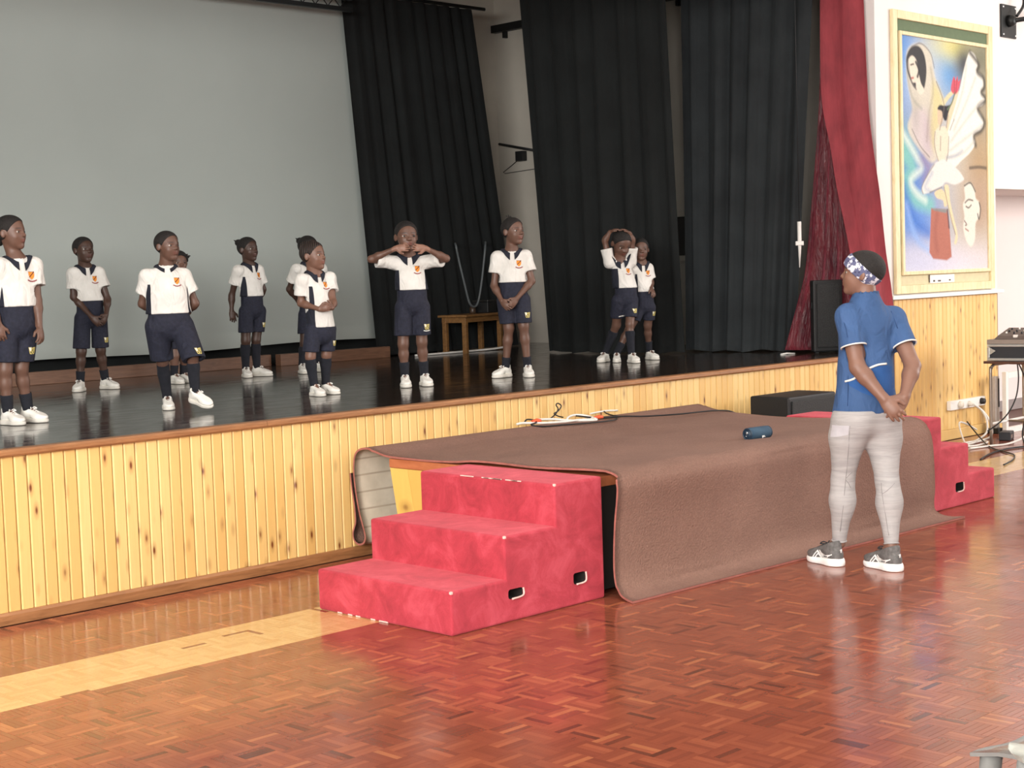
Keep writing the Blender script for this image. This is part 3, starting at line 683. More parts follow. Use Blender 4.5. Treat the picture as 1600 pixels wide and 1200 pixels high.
# ------------------------------------------------------------------ painting with its frames
pic = empty('framed_painting', (12.38, 6.95, 1.32), label='tall allegorical painting in a pale gilt frame with a green border on the right wall', cat='painting'); pic.location = (0, 0, 0)
M['gilt'] = wood_mat('pale_gilt_frame', rgb(214, 194, 148), rgb(234, 218, 178), (20, 20, 4), 0.45)
M['mount_g'] = plain('green_mount', rgb(96, 112, 84), 0.8); M['mount_b'] = plain('beige_mount', rgb(206, 196, 160), 0.8)
OX0, OX1, OZ0, OZ1 = 11.53, 13.235, 1.315, 3.69
FY = 6.954
def frame(nm, x0, x1, z0, z1, w, y0, y1, mat, parent):
    box(nm, (x0, y0, z0), (x0 + w, y1, z1), mat, parent, 0.006); box(nm, (x1 - w, y0, z0), (x1, y1, z1), mat, parent, 0.006)
    box(nm, (x0 + w + 0.0005, y0, z1 - w), (x1 - w - 0.0005, y1, z1), mat, parent, 0.006); box(nm, (x0 + w + 0.0005, y0, z0), (x1 - w - 0.0005, y1, z0 + w), mat, parent, 0.006)
frame('outer_frame', OX0, OX1, OZ0, OZ1, 0.072, FY - 0.034, FY, M['gilt'], pic)
box('green_mount', (OX0 + 0.073, FY - 0.012, 1.50), (OX1 - 0.073, FY - 0.002, OZ1 - 0.073), M['mount_g'], pic)
box('beige_mount', (OX0 + 0.073, FY - 0.012, OZ0 + 0.073), (OX1 - 0.073, FY - 0.002, 1.4995), M['mount_b'], pic)
IX0, IX1, IZ0, IZ1 = 11.632, 13.150, 1.472, 3.520
frame('inner_frame', IX0, IX1, IZ0, IZ1, 0.032, FY - 0.040, FY - 0.0125, M['gilt'], pic)
box('plaque', (12.10, FY - 0.018, OZ0 + 0.078), (12.52, FY - 0.0122, 1.465), M['white'], pic, 0.002)
M['ink'] = plain('dark_ink', rgb(70, 60, 50), 0.7)
for (lx, lw, z0, z1) in ((12.08, 0.014, 1.400, 1.468), (12.15, 0.03, 1.405, 1.42), (12.23, 0.05, 1.405, 1.418), (12.42, 0.03, 1.408, 1.42)):
    box('plaque_mark', (lx, FY - 0.020, z0), (lx + lw, FY - 0.0182, z1), M['ink'], pic)
# the picture itself is painted: a dense flat grid carrying the paint colours
PW_, PH_ = 230, 330
U, V = np.meshgrid(np.linspace(0, 1, PW_), np.linspace(0, 1, PH_), indexing='ij')
img = np.zeros((PW_, PH_, 3))
def C3(r, g, b): return np.array([lin(r), lin(g), lin(b)])
AS = 2.04 / 1.47
def over(mask, c): 
    global img
    img = img * (1 - mask[..., None]) + C3(*c) * mask[..., None]
def blob(cx, cy, rx, ry, c, a=1.0, ang=0.0):
    dx, dy = (U - cx), (V - cy) * AS; ca, sa2 = math.cos(ang), math.sin(ang)
    x_, y_ = dx * ca + dy * sa2, -dx * sa2 + dy * ca
    over(a * np.exp(-((x_ / rx) ** 2 + (y_ / (ry * AS)) ** 2)), c)
def crop(pts):   # positions measured on a working enlargement of the picture
    out = []
    for (x, y) in pts:
        u = (x - 15) / 375.0; out.append((u, (y - 60 - 48 * u) / (1035 - 62 * u)))
    return out
def poly(pts, c, a=1.0, soft=0.004, smooth=True):
    P = crop(pts)
    if smooth: P = [(p.x, p.y) for p in smooth_path([(u, v, 0) for u, v in P], 5, True)]
    P = np.array(P); inside = np.zeros(U.shape, bool); dist = np.full(U.shape, 9.0)
    for i in range(len(P)):
        a0, b0 = P[i], P[(i + 1) % len(P)]
        cond = (a0[1] > V) != (b0[1] > V)
        with np.errstate(divide='ignore', invalid='ignore'): inside ^= cond & (U < (b0[0] - a0[0]) * (V - a0[1]) / (b0[1] - a0[1] + 1e-12) + a0[0])
        ex, ey = b0[0] - a0[0], (b0[1] - a0[1]) * AS; wx, wy = U - a0[0], (V - a0[1]) * AS
        t = np.clip((wx * ex + wy * ey) / (ex * ex + ey * ey + 1e-12), 0, 1); dist = np.minimum(dist, np.hypot(wx - ex * t, wy - ey * t))
    sd = np.where(inside, dist, -dist); over(a * np.clip(0.5 + sd / (2 * soft), 0, 1), c)
def line(pts, c, w=0.006, a=0.9, soft=0.004, smooth=True):
    P = crop(pts)
    if smooth: P = [(p.x, p.y) for p in smooth_path([(u, v, 0) for u, v in P], 5)]
    P = np.array(P); dist = np.full(U.shape, 9.0)
    for a0, b0 in zip(P[:-1], P[1:]):
        ex, ey = b0[0] - a0[0], (b0[1] - a0[1]) * AS; wx, wy = U - a0[0], (V - a0[1]) * AS
        t = np.clip((wx * ex + wy * ey) / (ex * ex + ey * ey + 1e-12), 0, 1); dist = np.minimum(dist, np.hypot(wx - ex * t, wy - ey * t))
    over(a * np.clip(0.5 + (w - dist) / (2 * soft), 0, 1), c)
img[:] = C3(196, 190, 176)
blob(0.0, 0.10, 0.30, 0.30, (70, 130, 200)); blob(0.55, 0.12, 0.22, 0.16, (92, 150, 205), 0.95); blob(0.62, 0.02, 0.28, 0.07, (222, 214, 140), 0.9)
blob(0.95, 0.05, 0.18, 0.12, (110, 112, 92), 0.9); blob(0.74, 0.09, 0.13, 0.09, (44, 52, 64), 0.95, 0.6); blob(0.0, 0.62, 0.40, 0.24, (74, 118, 190)); blob(0.15, 0.80, 0.30, 0.14, (96, 140, 208), 0.9)
blob(0.90, 0.30, 0.18, 0.2, (128, 118, 96), 0.8); blob(0.92, 0.52, 0.20, 0.16, (170, 146, 112), 0.9); blob(0.88, 0.72, 0.22, 0.16, (168, 140, 118), 0.85); blob(0.5, 0.98, 0.9, 0.10, (216, 210, 216), 0.95); blob(0.15, 0.97, 0.4, 0.08, (196, 200, 222), 0.8)
blob(0.05, 0.47, 0.12, 0.10, (120, 176, 178), 0.8); blob(0.22, 0.17, 0.20, 0.13, (214, 226, 232), 0.75)
line([(20, 560), (55, 640), (30, 700), (60, 770), (130, 800)], (132, 190, 180), 0.05, 0.8, 0.03); line([(15, 480), (75, 590), (95, 640), (50, 690), (70, 745), (110, 780)], (214, 226, 216), 0.022, 0.8, 0.02)
line([(20, 720), (60, 860), (120, 920)], (60, 104, 186), 0.03, 0.6, 0.03); line([(30, 800), (70, 950), (140, 1010)], (150, 180, 226), 0.02, 0.6, 0.02)
# veiled woman
poly([(42, 130), (70, 100), (110, 100), (142, 140), (152, 200), (165, 260), (190, 320), (200, 360), (180, 430), (170, 520), (160, 600), (130, 610), (90, 560), (50, 500), (40, 450), (60, 390), (52, 330), (42, 270), (38, 200)], (206, 200, 184), 0.95, 0.012)
poly([(150, 260), (190, 330), (195, 380), (168, 470), (150, 560), (120, 500), (140, 400)], (208, 198, 140), 0.7, 0.03)
poly([(60, 400), (110, 380), (130, 470), (140, 580), (100, 560), (60, 490)], (206, 194, 198), 0.7, 0.03)
poly([(40, 150), (60, 112), (90, 108), (112, 140), (122, 200), (118, 260), (105, 300), (70, 290), (44, 230), (38, 190)], (34, 34, 40), 0.97, 0.006)
poly([(46, 170), (62, 150), (80, 170), (88, 220), (98, 268), (112, 300), (95, 318), (78, 296), (76, 268), (62, 266), (56, 246), (52, 232), (46, 206)], (226, 216, 200), 0.97, 0.005)
line([(78, 178), (90, 210), (84, 240)], (40, 38, 42), 0.010); line([(56, 190), (68, 186)], (60, 50, 48), 0.005); line([(58, 248), (66, 246)], (170, 90, 84), 0.006)
line([(40, 220), (60, 330), (100, 380)], (150, 150, 140), 0.008, 0.6, 0.01); line([(140, 200), (150, 300), (130, 400), (120, 520)], (160, 152, 130), 0.008, 0.6, 0.012)
line([(100, 600), (125, 640), (110, 690)], (140, 112, 150), 0.03, 0.5, 0.03)
# wing-like drapery
poly([(304, 150), (318, 124), (340, 140), (352, 180), (346, 210), (372, 230), (380, 270), (366, 300), (384, 330), (372, 360), (346, 372), (366, 400), (378, 440), (364, 468), (330, 490), (336, 530), (310, 570), (276, 600), (230, 640), (205, 600), (200, 540), (205, 470), (225, 400), (262, 310), (284, 220)], (232, 230, 220), 1.0, 0.006)
line([(318, 130), (356, 180), (350, 214), (378, 240), (382, 280), (368, 304), (388, 336), (350, 372), (380, 430), (366, 470), (332, 492), (338, 536)], (58, 54, 48), 0.015, 0.85, 0.012)
for L_ in ([(300, 180), (280, 300), (240, 420)], [(340, 240), (300, 340), (240, 470)], [(370, 340), (300, 420), (225, 520)], [(366, 450), (300, 500), (220, 560)], [(330, 520), (280, 570), (215, 590)]): line(L_, (190, 186, 178), 0.008, 0.7, 0.012)
# dancer
poly([(160, 470), (200, 455), (216, 500), (212, 580), (200, 610), (168, 608), (156, 560), (152, 510)], (222, 212, 192), 1.0, 0.006)
poly([(150, 620), (200, 600), (250, 640), (275, 670), (280, 690), (240, 710), (200, 700), (180, 720), (130, 745), (100, 750), (96, 720), (120, 670)], (222, 220, 214), 1.0, 0.006)
line([(140, 660), (110, 720), (130, 740)], (160, 172, 190), 0.012, 0.6, 0.015); line([(205, 590), (240, 585), (275, 560)], (150, 160, 176), 0.010, 0.6, 0.012)
poly([(168, 380), (178, 372), (190, 386), (192, 420), (184, 444), (174, 448), (168, 430)], (206, 184, 160), 1.0, 0.005); poly([(168, 380), (178, 362), (205, 364), (226, 362), (220, 390), (214, 420), (200, 430), (190, 410), (186, 388)], (30, 28, 34), 1.0, 0.005)
poly([(205, 460), (214, 400), (240, 330), (256, 300), (262, 306), (244, 370), (222, 440), (212, 474)], (218, 200, 172), 1.0, 0.005); poly([(188, 350), (215, 312), (246, 290), (250, 300), (222, 330), (196, 362)], (214, 204, 168), 1.0, 0.005)
poly([(228, 290), (236, 250), (244, 236), (250, 252), (258, 234), (262, 256), (272, 248), (264, 290), (250, 312), (236, 308)], (196, 92, 104), 1.0, 0.005); line([(244, 246), (244, 300)], (150, 60, 76), 0.004); line([(256, 250), (250, 304)], (150, 60, 76), 0.004)
line([(246, 306), (232, 350), (212, 380)], (90, 110, 80), 0.006)
poly([(150, 745), (180, 730), (200, 760), (204, 800), (192, 806), (186, 780), (160, 770)], (220, 202, 168), 1.0, 0.006)
poly([(192, 720), (212, 716), (218, 780), (232, 850), (250, 930), (244, 970), (234, 968), (240, 930), (222, 870), (206, 800)], (222, 206, 172), 1.0, 0.006)
poly([(134, 815), (205, 820), (214, 900), (222, 1030), (200, 1045), (140, 1038), (124, 1010), (130, 900)], (170, 110, 96), 1.0, 0.006, False); poly([(134, 815), (205, 820), (200, 836), (150, 826)], (120, 140, 140), 0.8, 0.006, False); line([(160, 840), (150, 920), (158, 1000)], (140, 84, 76), 0.016, 0.5, 0.02); line([(206, 822), (212, 900)], (70, 50, 60), 0.008, 0.8)
for L_ in ([(156, 480), (152, 520), (156, 560), (168, 606)], [(216, 500), (212, 570), (204, 606)], [(180, 500), (178, 560)], [(100, 750), (96, 720), (120, 670), (150, 622)], [(130, 745), (182, 722)], [(214, 405), (206, 460)], [(192, 722), (208, 800), (224, 868), (240, 930)], [(240, 425), (222, 470)], [(58, 470), (90, 540), (130, 590)], [(164, 260), (190, 330), (196, 380), (176, 470)], [(62, 112), (100, 96), (140, 136), (156, 200)], [(46, 170), (52, 232), (62, 266), (78, 296)]): line(L_, (104, 96, 92), 0.004, 0.75, 0.005)
blob(0.30, 0.40, 0.06, 0.10, (150, 130, 150), 0.4); blob(0.16, 0.33, 0.05, 0.08, (150, 146, 138), 0.45)
# mask-like face
poly([(284, 715), (310, 700), (330, 730), (336, 770), (352, 790), (352, 850), (334, 880), (330, 950), (312, 985), (290, 960), (276, 900), (282, 850), (276, 800), (286, 770)], (224, 220, 208), 0.97, 0.008)
line([(286, 790), (302, 776), (322, 780)], (80, 70, 64), 0.005); line([(290, 806), (302, 812), (314, 800)], (70, 62, 58), 0.005); line([(282, 870), (292, 886), (286, 890)], (110, 90, 84), 0.005); line([(352, 790), (358, 820), (350, 862), (344, 840)], (70, 64, 60), 0.006); line([(284, 715), (312, 702), (334, 740)], (90, 84, 76), 0.006); line([(286, 905), (300, 915)], (150, 110, 100), 0.005)
line([(310, 636), (352, 632), (386, 636)], (86, 74, 62), 0.010, 0.8, 0.006)
# very slight brush texture in the paint itself
img *= (1 + 0.05 * rng.normal(0, 1, (PW_, PH_, 1)))
img = np.clip(img, 0, 1)
lum = img.mean(2, keepdims=True); img = np.clip(lum + (img - lum) * 1.15, 0, 1) * 0.9
px0, px1, pz0, pz1 = IX0 + 0.03, IX1 - 0.03, IZ0 + 0.03, IZ1 - 0.03
co = np.stack([px0 + U * (px1 - px0), np.full_like(U, FY - 0.0225), pz1 - V * (pz1 - pz0)], -1).reshape(-1, 3)
idx = np.arange(PW_ * PH_).reshape(PW_, PH_)
qd = np.stack([idx[:-1, :-1], idx[:-1, 1:], idx[1:, 1:], idx[1:, :-1]], -1).reshape(-1, 4)
me = raw_mesh('canvas', co, quads=qd)
ca_ = me.color_attributes.new('paint', 'FLOAT_COLOR', 'POINT'); ca_.data.foreach_set('color', np.concatenate([img.reshape(-1, 3), np.ones((PW_ * PH_, 1))], 1).astype(np.float32).ravel())
q = NT('painted_canvas', 0.75); at = q.n('ShaderNodeAttribute', attribute_name='paint', attribute_type='GEOMETRY'); q.color(at.outputs['Color']); M['canvas'] = q.m
link('canvas', me, M['canvas'], pic)
box('canvas_board', (px0 - 0.004, FY - 0.0215, pz0 - 0.004), (px1 + 0.004, FY - 0.0125, pz1 + 0.004), M['mount_b'], pic)

# bracket high on the wall
br = empty('wall_bracket', (13.57, 6.95, 3.77), label='dark grey plate bracket with an arm high on the wall right of the painting', cat='bracket'); br.location = (0, 0, 0)
box('plate', (13.44, 6.935, 3.62), (13.72, 6.9545, 3.92), M['metal_dark'], br, 0.003)
for (x, z) in ((13.465, 3.645), (13.695, 3.645), (13.465, 3.895), (13.695, 3.895)): lathe('bolt', [(0, 0), (0.012, 0), (0.01, 0.008), (0, 0.008)], M['silver'], br, 8, (x, 6.9345, z), (math.pi / 2, 0, 0))
lathe('pivot', [(0, 0), (0.055, 0), (0.05, 0.05), (0.03, 0.07), (0, 0.07)], M['metal_dark'], br, 16, (13.57, 6.9345, 3.77), (math.pi / 2, 0, 0))
tube('arm', [(13.57, 6.88, 3.77), (13.75, 6.80, 3.80), (14.15, 6.66, 3.85)], 0.022, M['metal_dark'], br, 10)
tube('lead', [(13.60, 6.87, 3.81), (13.68, 6.84, 3.92), (13.70, 6.86, 4.05)], 0.014, M['cable_black'], br, 8, 5)

# ------------------------------------------------------------------ sound table in the right corner
tbl = empty('school_table', (12.156, 6.41, 0), math.radians(-3), label='worn table with bent steel tube legs carrying the sound equipment', cat='table')
M['steel'] = plain('worn_steel_tube', rgb(150, 140, 128), 0.35, 0.6); M['tabletop'] = wood_mat('dark_table_top', rgb(70, 48, 42), rgb(96, 66, 56))
box('tabletop', (-0.03, -1.02, 0.70), (0.58, 0.05, 0.722), M['tabletop'], tbl, 0.004)
def utube(y): return [(0.0, y, 0.008), (0.0, y, 0.58), (0.012, y, 0.65), (0.05, y, 0.685), (0.10, y, 0.692), (0.95, y, 0.692), (1.0, y, 0.68), (1.04, y, 0.64), (1.05, y, 0.58), (1.05, y, 0.008)]
def ushort(x0, x1, y): return [(x0, y, 0.008), (x0, y, 0.60), (x0 + 0.012, y, 0.66), (x0 + 0.05, y, 0.685), (x0 + 0.09, y, 0.69), (x1 - 0.09, y, 0.69), (x1 - 0.05, y, 0.685), (x1 - 0.012, y, 0.66), (x1, y, 0.60), (x1, y, 0.008)]
tube('leg_frame', ushort(0.0, 0.54, 0.0), 0.0135, M['steel'], tbl, 10, 4); tube('leg_frame', ushort(0.0, 0.54, -0.95), 0.0135, M['steel'], tbl, 10, 4)
tube('stretcher', [(0.0, 0.0, 0.185), (0.54, 0.0, 0.195)], 0.011, M['white'], tbl, 8); tube('stretcher', [(0.27, -0.013, 0.19), (0.27, -0.937, 0.19)], 0.010, M['steel'], tbl, 8)
fc = empty('flight_case', (12.17, 6.435, 0.7235), math.radians(-82), label='black flight case with silver edges lying on the steel-legged table', cat='case')
M['caseblack'] = plain('case_black_panel', rgb(38, 42, 48), 0.5); M['alu'] = plain('aluminium_edge', rgb(200, 205, 205), 0.3, 0.7)
box('case_body', (0.01, -0.02, 0.012), (0.72, 0.40, 0.1405), M['caseblack'], fc, 0.004)
for (z0, z1) in ((0.0, 0.024), (0.118, 0.140)): box('case_edge', (0.0, -0.034, z0 + 0.002), (0.73, -0.020, z1), M['alu'], fc, 0.003)
box('case_edge', (0.0, -0.0345, 0.0245), (0.022, -0.020, 0.1175), M['alu'], fc, 0.003); box('case_edge', (-0.006, -0.02, 0.141), (0.73, 0.41, 0.180), plain('case_lid_edge', rgb(150, 140, 132), 0.4, 0.3), fc, 0.004)
link('corner_brace', raw_mesh('corner_brace', [(0.022, -0.0352, 0.05), (0.075, -0.0352, 0.085), (0.022, -0.0352, 0.115), (0.022, -0.0302, 0.05), (0.075, -0.0302, 0.085), (0.022, -0.0302, 0.115)], [(0, 1, 2), (5, 4, 3), (0, 3, 4, 1), (1, 4, 5, 2), (2, 5, 3, 0)]), M['alu'], fc)
lathe('knob', [(0, 0), (0.022, 0), (0.020, 0.012), (0, 0.012)], M['black'], fc, 16, (0.40, -0.0205, 0.075), (math.pi / 2, 0, 0))
mx = empty('mixing_console', (12.185, 6.39, 0.905), math.radians(-82), label='small mixing console with pale sliders lying on top of the flight case', cat='mixer')
vsx = [(0.0, 0.0, 0), (0.62, 0.0, 0), (0.62, 0.30, 0), (0.0, 0.30, 0), (0.03, 0.01, 0.03), (0.60, 0.01, 0.03), (0.60, 0.29, 0.085), (0.03, 0.29, 0.085)]
link('console_body', raw_mesh('console_body', vsx, [(0, 3, 2, 1), (4, 5, 6, 7), (0, 1, 5, 4), (1, 2, 6, 5), (2, 3, 7, 6), (3, 0, 4, 7)]), plain('console_grey', rgb(96, 84, 78), 0.5), mx)
for r_ in range(3):
    for c_ in range(8): lathe('dial', [(0, 0), (0.009, 0), (0.007, 0.016), (0, 0.016)], M['white'] if (r_ + c_) % 3 == 0 else M['caseblack'], mx, 10, (0.08 + c_ * 0.065, 0.08 + r_ * 0.07, 0.045 + r_ * 0.0135))
for c_ in range(3): box('jack', (0.16 + c_ * 0.17, 0.005, 0.002), (0.20 + c_ * 0.17, 0.018, 0.038), M['white'], mx, 0.004)
tube('hanging_lead', [(12.42, 6.30, 0.69), (12.40, 6.28, 0.56), (12.30, 6.25, 0.42), (12.20, 6.26, 0.30), (12.10, 6.30, 0.21), (12.0, 6.36, 0.14)], 0.006, M['cable_black'], None, 8, 6)
tag(bpy.data.objects['hanging_lead'], 'black lead hanging from the table towards the left behind the steel leg', 'cable')
tube('drooping_lead', [(12.44, 6.30, 0.69), (12.47, 6.26, 0.56), (12.45, 6.24, 0.40), (12.36, 6.20, 0.24), (12.26, 6.18, 0.10), (12.15, 6.10, 0.012)], 0.006, M['cable_black'], None, 8, 6)
tag(bpy.data.objects['drooping_lead'], 'black lead drooping from the middle of the steel-legged table to the floor', 'cable')

# white trestle frame, grey panel behind the table, power strip and cables
fr = empty('white_trestle', (13.1, 6.7, 0), label='open white rectangular frame standing on the floor behind the steel-legged table', cat='frame'); fr.location = (0, 0, 0)
box('upright', (13.03, 6.72, 0.0), (13.075, 6.76, 0.56), M['white'], fr, 0.003, rot=(0, 0, 0)); box('upright', (14.02, 6.72, 0.0), (14.065, 6.76, 0.56), M['white'], fr, 0.003)
box('crossbar', (13.0755, 6.72, 0.50), (14.0195, 6.76, 0.555), M['white'], fr, 0.003); box('crossbar', (13.0755, 6.72, 0.0), (14.0195, 6.76, 0.05), M['white'], fr, 0.003)
gp = empty('grey_stand', (12.95, 6.80, 0), label='slim grey upright stand between the socket strip and the white frame', cat='stand'); gp.location = (0, 0, 0)
box('stand_panel', (12.985, 6.80, 0.05), (13.06, 6.86, 0.52), plain('grey_stand_paint', rgb(176, 168, 160), 0.6), gp, 0.004); box('stand_foot', (12.975, 6.77, 0.0), (13.075, 6.88, 0.0495), M['metal_dark'], gp, 0.004); box('stand_slot', (13.03, 6.797, 0.24), (13.055, 6.7995, 0.50), M['black'], gp)
ps = empty('power_strip', (12.65, 6.92, 0.3), label='long white socket strip fixed to the bottom of the pine dado', cat='power strip'); ps.location = (0, 0, 0)
box('strip_body', (12.34, 6.888, 0.262), (12.965, 6.929, 0.345), M['white'], ps, 0.005)
lathe('socket_disc', [(0, 0), (0.034, 0), (0.032, 0.022), (0, 0.022)], plain('cream_plug', rgb(224, 216, 200), 0.5), ps, 20, (12.50, 6.888, 0.302), (math.pi / 2, 0, 0))
lathe('socket_disc', [(0, 0), (0.03, 0), (0.024, 0.035), (0, 0.035)], plain('black_plug', rgb(34, 30, 32), 0.5), ps, 20, (12.885, 6.888, 0.305), (math.pi / 2, 0, 0))
lathe('socket_disc', [(0, 0), (0.026, 0), (0.018, 0.04), (0, 0.04)], plain('pale_plug', rgb(232, 226, 214), 0.5), ps, 20, (12.66, 6.888, 0.30), (math.pi / 2, 0, 0))
wc = empty('white_floor_cables', (12.4, 6.7, 0), label='tangle of white power cables running from the socket strip over the floor', cat='cable'); wc.location = (0, 0, 0)
tube('cable_run', [(12.66, 6.85, 0.30), (12.70, 6.83, 0.27), (12.76, 6.80, 0.22), (12.79, 6.76, 0.14), (12.76, 6.72, 0.05), (12.60, 6.66, 0.012), (12.30, 6.60, 0.012), (11.95, 6.55, 0.012)], 0.010, M['cable_white'], wc, 8, 6)
tube('cable_run', [(12.66, 6.84, 0.295), (12.72, 6.80, 0.24), (12.74, 6.76, 0.15), (12.66, 6.72, 0.05), (12.45, 6.68, 0.014), (12.2, 6.62, 0.014), (11.9, 6.66, 0.014)], 0.009, M['cable_white'], wc, 8, 6)
tube('cable_run', [(11.95, 6.50, 0.010), (12.08, 6.62, 0.03), (12.22, 6.74, 0.13), (12.34, 6.80, 0.165), (12.48, 6.80, 0.13), (12.56, 6.76, 0.08)], 0.008, M['cable_white'], wc, 8, 6)
tube('cable_run', [(11.8, 6.42, 0.010), (12.05, 6.36, 0.010), (12.25, 6.30, 0.012), (12.5, 6.28, 0.05), (12.75, 6.26, 0.16), (12.95, 6.22, 0.27)], 0.009, M['cable_white'], wc, 8, 6)
tube('cable_run', [(11.75, 6.62, 0.010), (12.0, 6.48, 0.010), (12.25, 6.50, 0.010), (12.35, 6.58, 0.010), (12.2, 6.66, 0.010), (11.9, 6.60, 0.010)], 0.008, M['cable_white'], wc, 8, 6)
bc = empty('black_floor_cable', (12.4, 6.2, 0), label='black cable curving over the parquet in front of the steel-legged table', cat='cable'); bc.location = (0, 0, 0)
tube('cable_run', [(11.2, 6.0, 0.008), (11.6, 6.12, 0.008), (12.0, 6.15, 0.008), (12.3, 6.02, 0.008), (12.5, 5.86, 0.008), (12.7, 5.62, 0.008), (13.0, 5.5, 0.008)], 0.007, M['cable_black'], bc, 8, 6)
tube('cable_run', [(11.0, 5.70, 0.008), (11.3, 5.78, 0.008), (11.6, 5.92, 0.008), (11.75, 6.08, 0.008), (11.95, 6.3, 0.008), (12.2, 6.5, 0.02), (12.4, 6.7, 0.09), (12.46, 6.8, 0.16)], 0.006, M['cable_black'], bc, 8, 6)
ad = empty('adapter', (12.6, 6.5, 0), 0.3, label='small dark power adapter block on the floor beside the table leg', cat='adapter')
box('adapter_body', (-0.09, -0.05, 0.0), (0.09, 0.05, 0.075), M['caseblack'], ad, 0.008); box('adapter_label', (-0.06, -0.0508, 0.02), (0.02, -0.0501, 0.05), M['steel'], ad)

# grey chairs at the lower right corner, close to the photographer
M['chairgrey'] = plain('grey_chair_plastic', rgb(116, 116, 113), 0.25, var=0.05)
M['chairlight'] = plain('pale_grey_arm_plastic', rgb(158, 160, 152), 0.35, var=0.05)
def chair(loc, rz, label, arms=True):
    c_ = empty('grey_armchair', loc, rz, label=label, cat='chair')
    W, D, H = 0.48, 0.46, 0.45
    g = np.array([[(x, y, H + 0.012 * math.cos(x / W * math.pi * 2) - 0.02 * max(0, (y - 0.38)) / 0.1 - 0.0) for y in np.linspace(0, D, 14)] for x in np.linspace(0, W, 14)])
    solid_sheet('seat', g, 0.009, [M['chairgrey']], c_)
    g = np.array([[(x, -0.02 - 0.16 * s - 0.03 * math.sin(x / W * math.pi), H + 0.03 + 0.40 * s - 0.05 * s * abs(2 * x / W - 1) ** 3) for s in np.linspace(0, 1, 12)] for x in np.linspace(0.01, W - 0.01, 14)])
    solid_sheet('backrest', g, 0.016, [M['chairgrey']], c_)
    for (x, y, dx, dy) in ((0.03, 0.03, -0.03, -0.04), (W - 0.03, 0.03, 0.03, -0.04), (0.03, D - 0.04, -0.03, 0.03), (W - 0.03, D - 0.04, 0.03, 0.03)):
        tube('leg', [(x, y, H - 0.004), (x + dx, y + dy, 0.0)], 0.02, M['chairgrey'], c_, 10, 0, False, [0.026, 0.018])
    for x in ((-0.02, W + 0.02) if arms else ()):
        n_ = 20; gg = []
        for i in range(n_):
            t = i / (n_ - 1); w_ = 0.022 + 0.016 * t; 
            if t > 0.85: w_ *= math.sqrt(max(0.02, 1 - ((t - 0.85) / 0.15) ** 2))
            gg.append([(x + w_ * a_, -0.12 + 0.50 * t, H + 0.21 - 0.012 * a_ * a_ - 0.03 * max(0, t - 0.8)) for a_ in np.linspace(-1, 1, 7)])
        solid_sheet('armrest', np.array(gg)[:, ::-1], 0.018, [M['chairlight']], c_)
        tube('arm_post', [(x, D - 0.12, H + 0.195), (x * 0.96 + 0.01, D - 0.10, H - 0.005)], 0.016, M['chairgrey'], c_, 10)
    return c_
chair((3.245, 1.315, 0), 0.0, 'grey plastic chair at the lower right corner showing only its seat edge', False)
chair((2.20, 1.16, 0), math.radians(-12), 'nearest grey plastic armchair whose rounded armrest shows at the bottom right corner')
